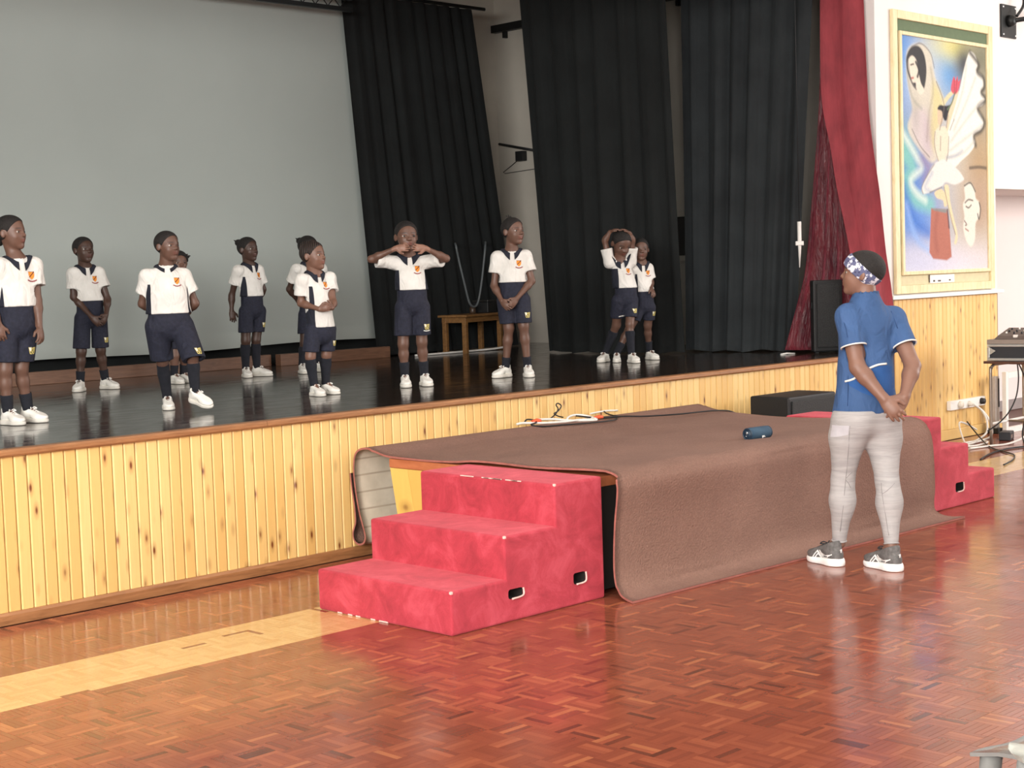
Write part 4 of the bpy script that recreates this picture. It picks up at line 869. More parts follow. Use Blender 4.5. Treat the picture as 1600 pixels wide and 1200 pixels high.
# small litter on the floors
tube('paper_scrap', [(10.80, 7.60, ST + 0.004), (10.86, 7.58, ST + 0.01), (10.93, 7.55, ST + 0.004)], 0.008, M['white'], None, 6)
tag(bpy.data.objects['paper_scrap'], 'tiny white paper scrap on the stage floor before the dark grey side curtain', 'scrap')
PEOPLE = {
 'k1': {'root': [4.2297, 8.1776, 0.84], 'rz': -0.4773, 'H': 0.1954, 'shoes': [{'x': -0.0576, 'y': -0.0458, 'h': 35, 'lift': 0, 'tip': 0}, {'x': 0.0576, 'y': 0.0458, 'h': 45, 'lift': 0, 'tip': 0}], 'hem': 0.6661, 'shorts': 0.3547, 'sock': 0.1694, 'J': {'neck': [0.0165, -0.0, 0.9331], 'pel': [-0.0016, -0.0, 0.5938], 'sh_a': [-0.0844, -0.0409, 0.903], 'hip_a': [-0.0523, -0.0205, 0.5493], 'el_a': [-0.1283, -0.0, 0.7323], 'wr_a': [-0.102, -0.1, 0.5675], 'hand_a': [-0.0919, -0.1, 0.5027], 'sh_b': [0.1052, 0.0357, 0.9021], 'hip_b': [0.0478, 0.0199, 0.5441], 'el_b': [0.1113, -0.0, 0.6946], 'wr_b': [0.1166, -0.04, 0.5426], 'hand_b': [0.1202, -0.06, 0.4849], 'head': [-0.0065, -0.0, 1.0813], 'an_a': [-0.0805, -0.0131, 0.075], 'kn_a': [-0.0821, -0.0318, 0.3124], 'an_b': [0.0293, 0.0741, 0.075], 'kn_b': [0.0044, 0.032, 0.3158]}, 'height': 1.178, 'turn': 22, 'yaw': 58, 'pitch': 3, 'hair': 'back', 'tone': 0.9, 'label': 'child in white polo cut off by the left edge of the picture'},
 'k2': {'root': [5.8874, 10.2645, 0.84], 'rz': -0.5208, 'H': 0.1932, 'shoes': [{'x': -0.1078, 'y': -0.0606, 'h': -15, 'lift': 0, 'tip': 0}, {'x': 0.1078, 'y': 0.0606, 'h': 42, 'lift': 0, 'tip': 0}], 'hem': 0.6622, 'shorts': 0.3135, 'sock': 0.1482, 'J': {'neck': [-0.0204, -0.0, 0.9123], 'pel': [-0.0009, -0.0, 0.5822], 'sh_a': [-0.1083, -0.0286, 0.8726], 'hip_a': [-0.0582, -0.0187, 0.5282], 'el_a': [-0.113, -0.03, 0.6948], 'wr_a': [0.0105, -0.13, 0.5417], 'hand_a': [0.0619, -0.14, 0.4885], 'sh_b': [0.0733, 0.0304, 0.872], 'hip_b': [0.0601, 0.0198, 0.5227], 'el_b': [0.1268, 0.0, 0.6671], 'wr_b': [0.1112, -0.08, 0.5556], 'hand_b': [0.0803, -0.13, 0.4922], 'head': [-0.0233, -0.0, 1.0343], 'an_a': [-0.0974, -0.0219, 0.075], 'kn_a': [-0.0792, -0.0353, 0.2942], 'an_b': [0.081, 0.0903, 0.075], 'kn_b': [0.0581, 0.04, 0.2992]}, 'height': 1.128, 'turn': 18, 'yaw': 32, 'pitch': 5, 'w': 0.95, 'hair': 'short', 'tone': 0.42, 'label': 'darker-skinned child with close-cropped hair and hands clasped low, standing before the grey backdrop'},
 'k3': {'root': [5.1811, 7.9928, 0.84], 'rz': -0.5751, 'H': 0.1806, 'shoes': [{'x': -0.096, 'y': 0.1347, 'h': 5, 'lift': 0, 'tip': 0}, {'x': 0.096, 'y': -0.1347, 'h': 45, 'lift': 0.045, 'tip': 22}], 'hem': 0.5879, 'shorts': 0.3113, 'sock': 0.292, 'J': {'neck': [-0.0685, -0.0, 0.868], 'pel': [-0.0645, 0.0, 0.5611], 'sh_a': [-0.1825, -0.0161, 0.8219], 'hip_a': [-0.1345, -0.0099, 0.5064], 'el_a': [-0.2185, 0.05, 0.6506], 'wr_a': [-0.1433, 0.14, 0.6001], 'hand_a': [-0.0906, 0.16, 0.5938], 'sh_b': [0.0344, 0.0144, 0.8188], 'hip_b': [0.0081, 0.0102, 0.5041], 'el_b': [0.0943, 0.04, 0.6431], 'wr_b': [0.0506, 0.13, 0.589], 'hand_b': [-0.007, 0.16, 0.5828], 'head': [-0.0514, -0.0, 0.9898], 'an_a': [-0.0995, 0.1745, 0.075], 'kn_a': [-0.1156, 0.0673, 0.2943], 'an_b': [0.0677, -0.1064, 0.12], 'kn_b': [0.0631, -0.1331, 0.3343]}, 'height': 1.077, 'turn': 8, 'yaw': 42, 'pitch': 3, 'w': 1.25, 'hair': 'short', 'tone': 0.75, 'label': 'stout child stepping forward with one white shoe lifted and arms behind back'},
 'k3h': {'root': [6.6118, 10.2142, 0.84], 'rz': -0.5745, 'H': 0.1718, 'shoes': [{'x': -0.0364, 'y': -0.0515, 'h': 30, 'lift': 0, 'tip': 0}, {'x': 0.0364, 'y': 0.0515, 'h': 35, 'lift': 0, 'tip': 0}], 'hem': 0.5274, 'shorts': 0.267, 'sock': 0.144, 'J': {'neck': [0.0174, -0.0, 0.8263], 'pel': [-0.0001, 0.0, 0.4587], 'sh_a': [-0.056, -0.0156, 0.7944], 'hip_a': [-0.036, -0.0076, 0.4112], 'el_a': [-0.077, 0.0, 0.658], 'wr_a': [-0.0729, -0.02, 0.5405], 'hand_a': [-0.0704, -0.03, 0.4917], 'sh_b': [0.0831, 0.0139, 0.7898], 'hip_b': [0.0361, 0.0077, 0.4078], 'el_b': [0.0769, 0.05, 0.6521], 'wr_b': [0.0536, 0.1, 0.5633], 'hand_b': [0.0231, 0.12, 0.5343], 'head': [0.0221, 0.0, 0.9241], 'an_a': [-0.0564, -0.0168, 0.075], 'kn_a': [-0.0453, -0.0272, 0.2156], 'an_b': [0.0134, 0.0842, 0.075], 'kn_b': [0.0321, 0.031, 0.2195]}, 'height': 1.012, 'turn': 12, 'yaw': 15, 'pitch': 0, 'w': 0.85, 'hair': 'puff', 'tone': 0.95, 'label': 'child almost hidden behind the stout child, only loose hair, shins and shoes showing'},
 'k4': {'root': [7.3026, 10.2328, 0.84], 'rz': -0.6198, 'H': 0.1943, 'shoes': [{'x': -0.0585, 'y': -0.0427, 'h': 10, 'lift': 0, 'tip': 0}, {'x': 0.0585, 'y': 0.0427, 'h': 62, 'lift': 0, 'tip': 0}], 'hem': 0.6464, 'shorts': 0.36, 'sock': 0.2677, 'J': {'neck': [-0.0029, 0.0, 0.9022], 'pel': [0.0077, 0.0, 0.5749], 'sh_a': [-0.09, -0.0684, 0.8586], 'hip_a': [-0.0451, -0.0414, 0.5213], 'el_a': [-0.15, 0.0, 0.6572], 'wr_a': [-0.1553, -0.02, 0.5352], 'hand_a': [-0.1477, -0.03, 0.479], 'sh_b': [0.0662, 0.0537, 0.8596], 'hip_b': [0.0612, 0.0416, 0.5209], 'el_b': [0.0999, 0.08, 0.6992], 'wr_b': [0.0599, 0.12, 0.597], 'hand_b': [0.0229, 0.14, 0.5671], 'head': [-0.0027, 0.0, 1.0194], 'an_a': [-0.0654, -0.0033, 0.075], 'kn_a': [-0.0552, -0.0373, 0.2968], 'an_b': [0.0231, 0.0614, 0.075], 'kn_b': [0.0258, 0.0365, 0.2959]}, 'height': 1.116, 'turn': 38, 'yaw': 48, 'pitch': 3, 'w': 0.92, 'hair': 'bun', 'tone': 0.4, 'label': 'child with a small back bun and knee-high dark socks, one arm straight down'},
 'k5': {'root': [7.8157, 10.1453, 0.84], 'rz': -0.6564, 'H': 0.1991, 'shoes': [{'x': -0.0707, 'y': -0.084, 'h': 10, 'lift': 0, 'tip': 0}, {'x': 0.0707, 'y': 0.084, 'h': 40, 'lift': 0, 'tip': 0}], 'hem': 0.6171, 'shorts': 0.3236, 'sock': 0.2186, 'J': {'neck': [0.0141, -0.0, 0.8997], 'pel': [0.0142, -0.0, 0.5333], 'sh_a': [-0.0913, -0.0493, 0.8558], 'hip_a': [-0.0352, -0.0231, 0.4727], 'el_a': [-0.1561, 0.03, 0.691], 'wr_a': [-0.0882, 0.1, 0.588], 'hand_a': [-0.0421, 0.13, 0.5648], 'sh_b': [0.1114, 0.0452, 0.8551], 'hip_b': [0.0639, 0.0231, 0.4733], 'el_b': [0.14, 0.04, 0.665], 'wr_b': [0.0897, 0.1, 0.5764], 'hand_b': [0.0367, 0.13, 0.562], 'head': [0.014, 0.0, 1.0198], 'an_a': [-0.0777, -0.0446, 0.075], 'kn_a': [-0.0499, -0.0488, 0.2488], 'an_b': [0.045, 0.1146, 0.075], 'kn_b': [0.0652, 0.0539, 0.2508]}, 'height': 1.119, 'turn': 25, 'yaw': 40, 'pitch': 0, 'w': 0.93, 'hair': 'bun', 'tone': 0.38, 'label': 'child half hidden behind the smallest child, arms folded behind back'},
 'k6': {'root': [6.3175, 8.0841, 0.84], 'rz': -0.6633, 'H': 0.1932, 'shoes': [{'x': -0.0422, 'y': -0.0615, 'h': 28, 'lift': 0, 'tip': 0}, {'x': 0.0422, 'y': 0.0615, 'h': 42, 'lift': 0, 'tip': 0}], 'hem': 0.4499, 'shorts': 0.2899, 'sock': 0.2478, 'J': {'neck': [-0.0291, -0.0, 0.8081], 'pel': [0.0021, -0.0, 0.4583], 'sh_a': [-0.1135, -0.0573, 0.769], 'hip_a': [-0.0532, -0.0374, 0.4321], 'el_a': [-0.1247, -0.03, 0.6106], 'wr_a': [-0.0058, -0.13, 0.5705], 'hand_a': [0.044, -0.15, 0.5774], 'sh_b': [0.0701, 0.0666, 0.7756], 'hip_b': [0.0472, 0.0303, 0.4304], 'el_b': [0.0876, -0.02, 0.6071], 'wr_b': [0.0773, -0.09, 0.5751], 'hand_b': [0.0528, -0.13, 0.5892], 'head': [-0.0287, -0.0, 0.917], 'an_a': [-0.0609, -0.0262, 0.075], 'kn_a': [-0.077, -0.0468, 0.2613], 'an_b': [0.0154, 0.0912, 0.075], 'kn_b': [0.0278, 0.0457, 0.2653]}, 'height': 1.013, 'turn': 34, 'yaw': 58, 'pitch': 4, 'w': 0.95, 'hair': 'braids', 'tone': 1.15, 'label': 'smallest child with braided hair, untucked white shirt and hands held together at the waist'},
 'k7': {'root': [7.0918, 8.0419, 0.84], 'rz': -0.7227, 'H': 0.2118, 'shoes': [{'x': -0.071, 'y': -0.0248, 'h': 4, 'lift': 0, 'tip': 0}, {'x': 0.071, 'y': 0.0248, 'h': 14, 'lift': 0, 'tip': 0}], 'hem': 0.6692, 'shorts': 0.3557, 'sock': 0.1741, 'J': {'neck': [-0.019, 0.0, 0.9033], 'pel': [-0.0038, 0.0, 0.6075], 'sh_a': [-0.1258, -0.015, 0.867], 'hip_a': [-0.0635, -0.0084, 0.5435], 'el_a': [-0.2728, -0.07, 0.8888], 'wr_a': [-0.0993, -0.13, 0.9562], 'hand_a': [-0.0339, -0.15, 0.9581], 'sh_b': [0.1075, 0.0178, 0.8641], 'hip_b': [0.0557, 0.0083, 0.5434], 'el_b': [0.2387, -0.07, 0.8764], 'wr_b': [0.1006, -0.13, 0.9498], 'hand_b': [0.0311, -0.15, 0.956], 'head': [-0.0272, 0.0, 1.0353], 'an_a': [-0.0738, 0.0151, 0.075], 'kn_a': [-0.0772, -0.0116, 0.3009], 'an_b': [0.0613, 0.0636, 0.075], 'kn_b': [0.0514, 0.021, 0.3082]}, 'height': 1.14, 'turn': 8, 'yaw': 14, 'pitch': 2, 'hair': 'short', 'thumb': 'down', 'palm': 'cam', 'tone': 0.85, 'label': 'child holding both hands up in front of the chin with elbows raised', 'curl': 0.12},
 'k8': {'root': [8.0172, 7.9879, 0.84], 'rz': -0.7872, 'H': 0.2007, 'shoes': [{'x': -0.0962, 'y': 0.0127, 'h': -42, 'lift': 0, 'tip': 0}, {'x': 0.0962, 'y': -0.0127, 'h': 6, 'lift': 0, 'tip': 0}], 'hem': 0.6953, 'shorts': 0.3966, 'sock': 0.1484, 'J': {'neck': [0.0004, -0.0, 0.9237], 'pel': [0.0045, -0.0, 0.6254], 'sh_a': [-0.1035, -0.0073, 0.8852], 'hip_a': [-0.0586, -0.0044, 0.5575], 'el_a': [-0.1339, -0.02, 0.6722], 'wr_a': [-0.0811, -0.1, 0.5646], 'hand_a': [-0.0453, -0.13, 0.5224], 'sh_b': [0.102, 0.0071, 0.8878], 'hip_b': [0.0678, 0.0044, 0.5578], 'el_b': [0.1422, -0.02, 0.7002], 'wr_b': [0.0259, -0.1, 0.575], 'hand_b': [-0.0174, -0.13, 0.5261], 'head': [0.019, -0.0, 1.0624], 'an_a': [-0.0694, 0.0424, 0.075], 'kn_a': [-0.037, 0.004, 0.3648], 'an_b': [0.092, 0.0271, 0.075], 'kn_b': [0.0711, 0.0007, 0.3754]}, 'height': 1.16, 'turn': 4, 'yaw': 44, 'pitch': 4, 'w': 0.95, 'hair': 'tuft', 'tone': 0.85, 'label': 'child with a short hair tuft and hands clasped low, in front of the wooden table'},
 'k9': {'root': [9.5987, 8.3641, 0.84], 'rz': -0.854, 'H': 0.2148, 'shoes': [{'x': -0.1232, 'y': 0.1049, 'h': -25, 'lift': 0, 'tip': 0}, {'x': 0.1232, 'y': -0.1049, 'h': 22, 'lift': 0, 'tip': 0}], 'hem': 0.6096, 'shorts': 0.3687, 'sock': 0.2585, 'J': {'neck': [0.0326, 0.0, 0.836], 'pel': [0.0769, -0.0, 0.5521], 'sh_a': [-0.0513, -0.0339, 0.823], 'hip_a': [0.0127, -0.0259, 0.5023], 'el_a': [-0.0826, -0.04, 1.001], 'wr_a': [-0.0388, -0.05, 1.072], 'hand_a': [0.0241, -0.05, 1.0905], 'sh_b': [0.1268, 0.0379, 0.8278], 'hip_b': [0.1228, 0.0185, 0.5031], 'el_b': [0.1415, 0.0, 0.994], 'wr_b': [0.1221, -0.03, 1.0565], 'hand_b': [0.0657, -0.04, 1.0893], 'head': [0.0521, 0.0, 0.971], 'an_a': [-0.1063, 0.1411, 0.075], 'kn_a': [-0.0085, 0.0426, 0.3067], 'an_b': [0.1082, -0.0678, 0.075], 'kn_b': [0.1014, -0.0397, 0.3167]}, 'height': 1.075, 'turn': 22, 'yaw': 28, 'pitch': -32, 'w': 0.95, 'hair': 'short', 'thumb': 'up', 'tone': 0.8, 'label': 'child looking down with both hands resting on top of the head'},
 'k10': {'root': [9.8065, 8.3657, 0.84], 'rz': -0.8645, 'H': 0.1855, 'shoes': [{'x': -0.1462, 'y': -0.1094, 'h': 0, 'lift': 0, 'tip': 0}, {'x': 0.1462, 'y': 0.1094, 'h': 35, 'lift': 0, 'tip': 0}], 'hem': 0.571, 'shorts': 0.3379, 'sock': 0.1572, 'J': {'neck': [0.0767, 0.0, 0.8098], 'pel': [0.0943, 0.0, 0.4863], 'sh_a': [0.0016, -0.0244, 0.77], 'hip_a': [0.0557, -0.0125, 0.4295], 'el_a': [-0.0232, 0.02, 0.6383], 'wr_a': [-0.0202, -0.03, 0.5541], 'hand_a': [-0.0161, -0.05, 0.512], 'sh_b': [0.1339, 0.0185, 0.7709], 'hip_b': [0.1408, 0.015, 0.4367], 'el_b': [0.1519, 0.02, 0.6538], 'wr_b': [0.1548, -0.05, 0.5962], 'hand_b': [0.1691, -0.08, 0.5541], 'head': [0.0745, -0.0, 0.9207], 'an_a': [-0.1462, -0.0694, 0.075], 'kn_a': [-0.0386, -0.056, 0.2695], 'an_b': [0.1232, 0.1421, 0.075], 'kn_b': [0.1162, 0.0636, 0.2923]}, 'height': 1.016, 'turn': 18, 'yaw': 8, 'pitch': 0, 'w': 0.85, 'hair': 'short', 'tone': 0.75, 'label': 'child standing close behind the one with hands on head, by the dark curtain'},
 'w': {'root': [6.9691, 4.462, 0.0], 'rz': -1.0013, 'H': 0.2317, 'shoes': [{'x': -0.1483, 'y': 0.0647, 'h': -141, 'lift': 0, 'tip': 0}, {'x': 0.1483, 'y': -0.0647, 'h': -141, 'lift': 0, 'tip': 0}], 'hem': 0.814, 'J': {'neck': [0.0809, -0.0, 1.3963], 'pel': [0.0681, 0.0, 0.8207], 'sh_a': [-0.0115, -0.0792, 1.3215], 'hip_a': [-0.0148, -0.0441, 0.7589], 'el_a': [0.0322, -0.15, 1.0598], 'wr_a': [0.1626, -0.21, 0.898], 'hand_a': [0.2147, -0.23, 0.8306], 'sh_b': [0.2206, 0.0732, 1.2967], 'hip_b': [0.1526, 0.0445, 0.7444], 'el_b': [0.3102, -0.04, 1.0537], 'wr_b': [0.2623, -0.16, 0.9053], 'hand_b': [0.2191, -0.2, 0.8506], 'head': [0.0605, 0.0, 1.5367], 'an_a': [-0.0791, 0.0336, 0.1165], 'kn_a': [-0.0529, -0.0003, 0.4634], 'an_b': [0.1884, -0.0958, 0.124], 'kn_b': [0.1727, -0.0206, 0.4518]}, 'height': 1.65, 'turn': -152, 'yaw': -98, 'pitch': 8, 'hair': 'cap', 'tone': 1.4, 'adult': 1, 'label': 'person in blue T-shirt and light grey leggings with hands clasped behind back, watching the stage'},
}
# ------------------------------------------------------------------ people: implicit bodies polygonised with surface nets
A3 = lambda v: np.array(v, float)
def unit(v): v = A3(v); return v / (np.linalg.norm(v) + 1e-9)

class Field:
    def __init__(self, lo, hi, h):
        self.lo = A3(lo); self.h = h
        n = np.maximum(4, np.ceil((A3(hi) - self.lo) / h).astype(int) + 1); self.n = n
        self.ax = [(self.lo[i] + h * np.arange(n[i])).astype(np.float32) for i in range(3)]
        self.d = np.full(n, 0.5, np.float32)
    def region(self, lo, hi):
        a = np.clip(np.floor((A3(lo) - self.lo) / self.h).astype(int), 0, self.n); b = np.clip(np.ceil((A3(hi) - self.lo) / self.h).astype(int) + 1, 0, self.n)
        if np.any(b <= a): return None
        sl = tuple(slice(a[i], b[i]) for i in range(3))
        X = self.ax[0][sl[0]][:, None, None]; Y = self.ax[1][sl[1]][None, :, None]; Z = self.ax[2][sl[2]][None, None, :]
        return sl, X, Y, Z
    def put(self, prim, k=0.0, mode='add'):
        lo, hi, fn = prim; m = max(k, self.h * 2) + self.h * 2
        r = self.region(A3(lo) - m, A3(hi) + m)
        if r is None: return self
        sl, X, Y, Z = r; v = fn(X, Y, Z).astype(np.float32); d = self.d[sl]
        if mode == 'sub': 
            v = -v
            if k: h = np.clip(0.5 - 0.5 * (d - v) / k, 0, 1); self.d[sl] = d * (1 - h) + v * h + k * h * (1 - h)
            else: self.d[sl] = np.maximum(d, v)
        else:
            if k: h = np.clip(0.5 + 0.5 * (d - v) / k, 0, 1); self.d[sl] = d * (1 - h) + v * h - k * h * (1 - h)
            else: self.d[sl] = np.minimum(d, v)
        return self
    def clip(self, p, nrm):     # keep the side the normal points away from
        p, nrm = A3(p), unit(nrm)
        v = (self.ax[0][:, None, None] - p[0]) * nrm[0] + (self.ax[1][None, :, None] - p[1]) * nrm[1] + (self.ax[2][None, None, :] - p[2]) * nrm[2]
        self.d = np.maximum(self.d, v.astype(np.float32)); return self
    def mesh(self, relax=1):
        d = self.d; d[0] = 0.5; d[-1] = 0.5; d[:, 0] = 0.5; d[:, -1] = 0.5; d[:, :, 0] = 0.5; d[:, :, -1] = 0.5
        s = d < 0; n = self.n
        c = np.zeros(n - 1, np.int8)
        for i in (0, 1):
            for j in (0, 1):
                for k in (0, 1): c += s[i:n[0] - 1 + i, j:n[1] - 1 + j, k:n[2] - 1 + k]
        I = np.argwhere((c > 0) & (c < 8))
        vid = np.full(n - 1, -1, np.int32); vid[tuple(I.T)] = np.arange(len(I))
        acc = np.zeros((len(I), 3)); cnt = np.zeros(len(I))
        cor = [(0, 0, 0), (1, 0, 0), (0, 1, 0), (1, 1, 0), (0, 0, 1), (1, 0, 1), (0, 1, 1), (1, 1, 1)]
        vals = [d[I[:, 0] + a, I[:, 1] + b, I[:, 2] + e] for a, b, e in cor]
        for a in range(8):
            for b in range(a + 1, 8):
                if sum(abs(cor[a][q] - cor[b][q]) for q in range(3)) != 1: continue
                va, vb = vals[a], vals[b]; m = (va < 0) != (vb < 0)
                t = np.where(m, va / np.where(m, va - vb, 1), 0)
                for q in range(3): acc[:, q] += np.where(m, cor[a][q] + (cor[b][q] - cor[a][q]) * t, 0)
                cnt += m
        P = (I + acc / cnt[:, None]) * self.h + self.lo
        quads = []
        for axn in range(3):
            o1, o2 = [(1, 2), (2, 0), (0, 1)][axn]
            sa = np.take(s, range(n[axn] - 1), axn); sb = np.take(s, range(1, n[axn]), axn)
            for flip, m in ((False, sa & ~sb), (True, ~sa & sb)):
                E = np.argwhere(m)
                ok = (E[:, o1] > 0) & (E[:, o2] > 0) & (E[:, o1] < n[o1] - 1) & (E[:, o2] < n[o2] - 1); E = E[ok]
                if not len(E): continue
                def at(da, db):
                    Q = E.copy(); Q[:, o1] -= da; Q[:, o2] -= db; return vid[tuple(Q.T)]
                qd = np.stack([at(1, 1), at(0, 1), at(0, 0), at(1, 0)], 1)
                quads.append(qd[:, ::-1] if flip else qd)
        Q = np.vstack(quads); Q = Q[(Q >= 0).all(1)]
        for _ in range(relax):
            S = np.zeros_like(P); N = np.zeros(len(P))
            for a in range(4):
                i, j = Q[:, a], Q[:, (a + 1) % 4]
                for q in range(3): S[:, q] += np.bincount(i, P[j, q], len(P)) + np.bincount(j, P[i, q], len(P))
                N += np.bincount(i, minlength=len(P)) + np.bincount(j, minlength=len(P))
            P = P * 0.5 + 0.5 * S / np.maximum(N, 1)[:, None]
        return P, Q

def cone(a, b, ra, rb, flat=None):
    # round cone; flat = (direction, factor) squeezes it along a direction
    a, b = A3(a), A3(b); ba = b - a; L2 = float(ba @ ba) + 1e-12; R_ = max(ra, rb)
    if flat is not None: fd, fs = unit(flat[0]), 1.0 / flat[1] - 1.0; R_ = R_ * max(1.0, flat[1])
    def fn(X, Y, Z):
        px, py, pz = X - a[0], Y - a[1], Z - a[2]
        t = np.clip((px * ba[0] + py * ba[1] + pz * ba[2]) / L2, 0, 1)
        qx, qy, qz = px - t * ba[0], py - t * ba[1], pz - t * ba[2]
        if flat is not None:
            e = (qx * fd[0] + qy * fd[1] + qz * fd[2]) * fs
            qx, qy, qz = qx + e * fd[0], qy + e * fd[1], qz + e * fd[2]
        return np.sqrt(qx * qx + qy * qy + qz * qz) - (ra + (rb - ra) * t)
    return np.minimum(a, b) - R_, np.maximum(a, b) + R_, fn
def ell(c, axes, r):
    c = A3(c); ax = [unit(v) for v in axes]; R_ = max(r)
    def fn(X, Y, Z):
        px, py, pz = X - c[0], Y - c[1], Z - c[2]
        k0 = 0; k1 = 0
        for v, rr in zip(ax, r):
            e = px * v[0] + py * v[1] + pz * v[2]; k0 = k0 + (e / rr) ** 2; k1 = k1 + (e / rr ** 2) ** 2
        k0 = np.sqrt(k0); k1 = np.sqrt(k1) + 1e-6
        return k0 * (k0 - 1) / k1
    return c - R_, c + R_, fn
def inter(p, planes):
    lo, hi, fn = p
    def f2(X, Y, Z):
        d = fn(X, Y, Z)
        for (q0, n0) in planes: n1 = unit(n0); d = np.maximum(d, (X - q0[0]) * n1[0] + (Y - q0[1]) * n1[1] + (Z - q0[2]) * n1[2])
        return d
    return lo, hi, f2
def grown(p, e):
    lo, hi, fn = p; return lo - e, hi + e, (lambda X, Y, Z: fn(X, Y, Z) - e)
def bounds(prims): return np.min([p[0] for p in prims], 0), np.max([p[1] for p in prims], 0)
def eval_pts(p, P):
    return p[2](P[:, 0], P[:, 1], P[:, 2])
def sdf_obj(name, parts, mat, parent, h, cut=(), relax=1, attrs=None):
    # parts: list of (prim, k, mode)
    lo, hi = bounds([p[0] for p in parts if p[2] == 'add']); f = Field(lo - 3 * h, hi + 3 * h, h)
    for p, k, m in parts: f.put(p, k, m)
    for c_, n_ in cut: f.clip(c_, n_)
    P, Q = f.mesh(relax); me = raw_mesh(name, P, quads=Q, smooth=True)
    if attrs:
        for nm, fn in attrs.items(): a = me.attributes.new(nm, 'FLOAT', 'POINT'); a.data.foreach_set('value', np.asarray(fn(P), np.float32))
    return link(name, me, mat, parent)

# ---- materials of the people
def skin_mat(name, base, lipc, palmc):
    q = NT(name, 0.48, base); v = q.coords()
    a = tuple(x * 0.88 for x in base[:3]) + (1,)
    c = q.ramp(q.noise(v, 14, 3), [(0.3, a), (0.7, base)])
    for nm, col_ in (('lip', lipc), ('palm', palmc), ('brow', (0.012, 0.008, 0.006, 1))):
        at = q.n('ShaderNodeAttribute', attribute_name=nm, attribute_type='GEOMETRY'); c = q.mix(at.outputs['Fac'], c, col_)
    q.color(c); q.b.inputs['Subsurface Weight'].default_value = 0.0
    return q.m
SK = {}
def skin(tone):
    k = round(tone, 2)
    if k not in SK:
        b = (0.165 * k, 0.084 * k, 0.057 * k, 1); b = tuple(max(0.012, x) for x in b[:3]) + (1,)
        SK[k] = skin_mat('skin_%02d' % len(SK), b, (b[0] * 1.05, b[1] * 0.72, b[2] * 0.75, 1), (b[0] * 1.9 + 0.03, b[1] * 1.9 + 0.02, b[2] * 1.9 + 0.015, 1))
    return SK[k]
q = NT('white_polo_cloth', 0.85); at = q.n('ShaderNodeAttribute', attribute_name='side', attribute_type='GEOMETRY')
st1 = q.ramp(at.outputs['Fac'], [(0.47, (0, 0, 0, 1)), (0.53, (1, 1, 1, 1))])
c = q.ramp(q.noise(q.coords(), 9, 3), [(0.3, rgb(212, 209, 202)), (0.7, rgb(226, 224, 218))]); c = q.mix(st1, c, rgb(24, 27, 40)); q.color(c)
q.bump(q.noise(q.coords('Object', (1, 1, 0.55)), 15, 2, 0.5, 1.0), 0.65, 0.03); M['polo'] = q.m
q = NT('navy_shorts_cloth', 0.85); q.color(q.ramp(q.noise(q.coords(), 60, 3), [(0.3, rgb(22, 24, 38)), (0.7, rgb(34, 37, 54))])); q.bump(q.noise(q.coords('Object', (1, 1, 0.5)), 16, 2, 0.5, 0.8), 0.45, 0.03); M['navy'] = q.m
M['collar'] = cloth_mat('navy_collar_cloth', rgb(24, 27, 38), rgb(34, 37, 50), 20)
M['sock'] = cloth_mat('navy_sock_knit', rgb(20, 22, 30), rgb(29, 31, 40), 40, 0.95, 0.4, 300)
M['shoe'] = plain('white_trainer', rgb(232, 230, 222), 0.5, var=0.04); M['sole'] = plain('white_sole', rgb(214, 210, 200), 0.6, var=0.05)
M['lace'] = plain('white_lace', rgb(238, 236, 230), 0.8); M['solebot'] = plain('grey_outsole', rgb(96, 92, 88), 0.8)
q = NT('black_hair', 0.75); q.color(q.ramp(q.noise(q.coords(), 120, 3), [(0.3, rgb(14, 12, 11)), (0.7, rgb(36, 31, 28))])); q.bump(q.noise(q.coords(), 160, 3), 0.9, 0.006); M['hair'] = q.m
q = NT('braided_hair', 0.6); w = q.n('ShaderNodeTexWave', wave_type='BANDS', bands_direction='X'); w.inputs['Scale'].default_value = 26; w.inputs['Distortion'].default_value = 1.5; q.l(q.coords(), w.inputs['Vector'])
q.color(q.ramp(w.outputs['Fac'], [(0.15, rgb(70, 52, 44)), (0.5, rgb(20, 17, 16))])); q.bump(w.outputs['Fac'], 0.8, 0.006); M['braids'] = q.m
M['eyewhite'] = plain('eye_white', rgb(172, 163, 154), 0.3, var=0.01); M['iris'] = plain('dark_iris', rgb(18, 12, 9), 0.35)
M['orangecrest'] = plain('orange_crest', rgb(226, 140, 44), 0.7); M['darkmark'] = plain('dark_red_mark', rgb(92, 44, 36), 0.7); M['ribbon'] = plain('maroon_ribbon', rgb(140, 60, 62), 0.7)
M['gold'] = plain('gold_thread', rgb(206, 190, 112), 0.6); M['whitethread'] = plain('white_thread', rgb(232, 230, 220), 0.6)
M['tee'] = None

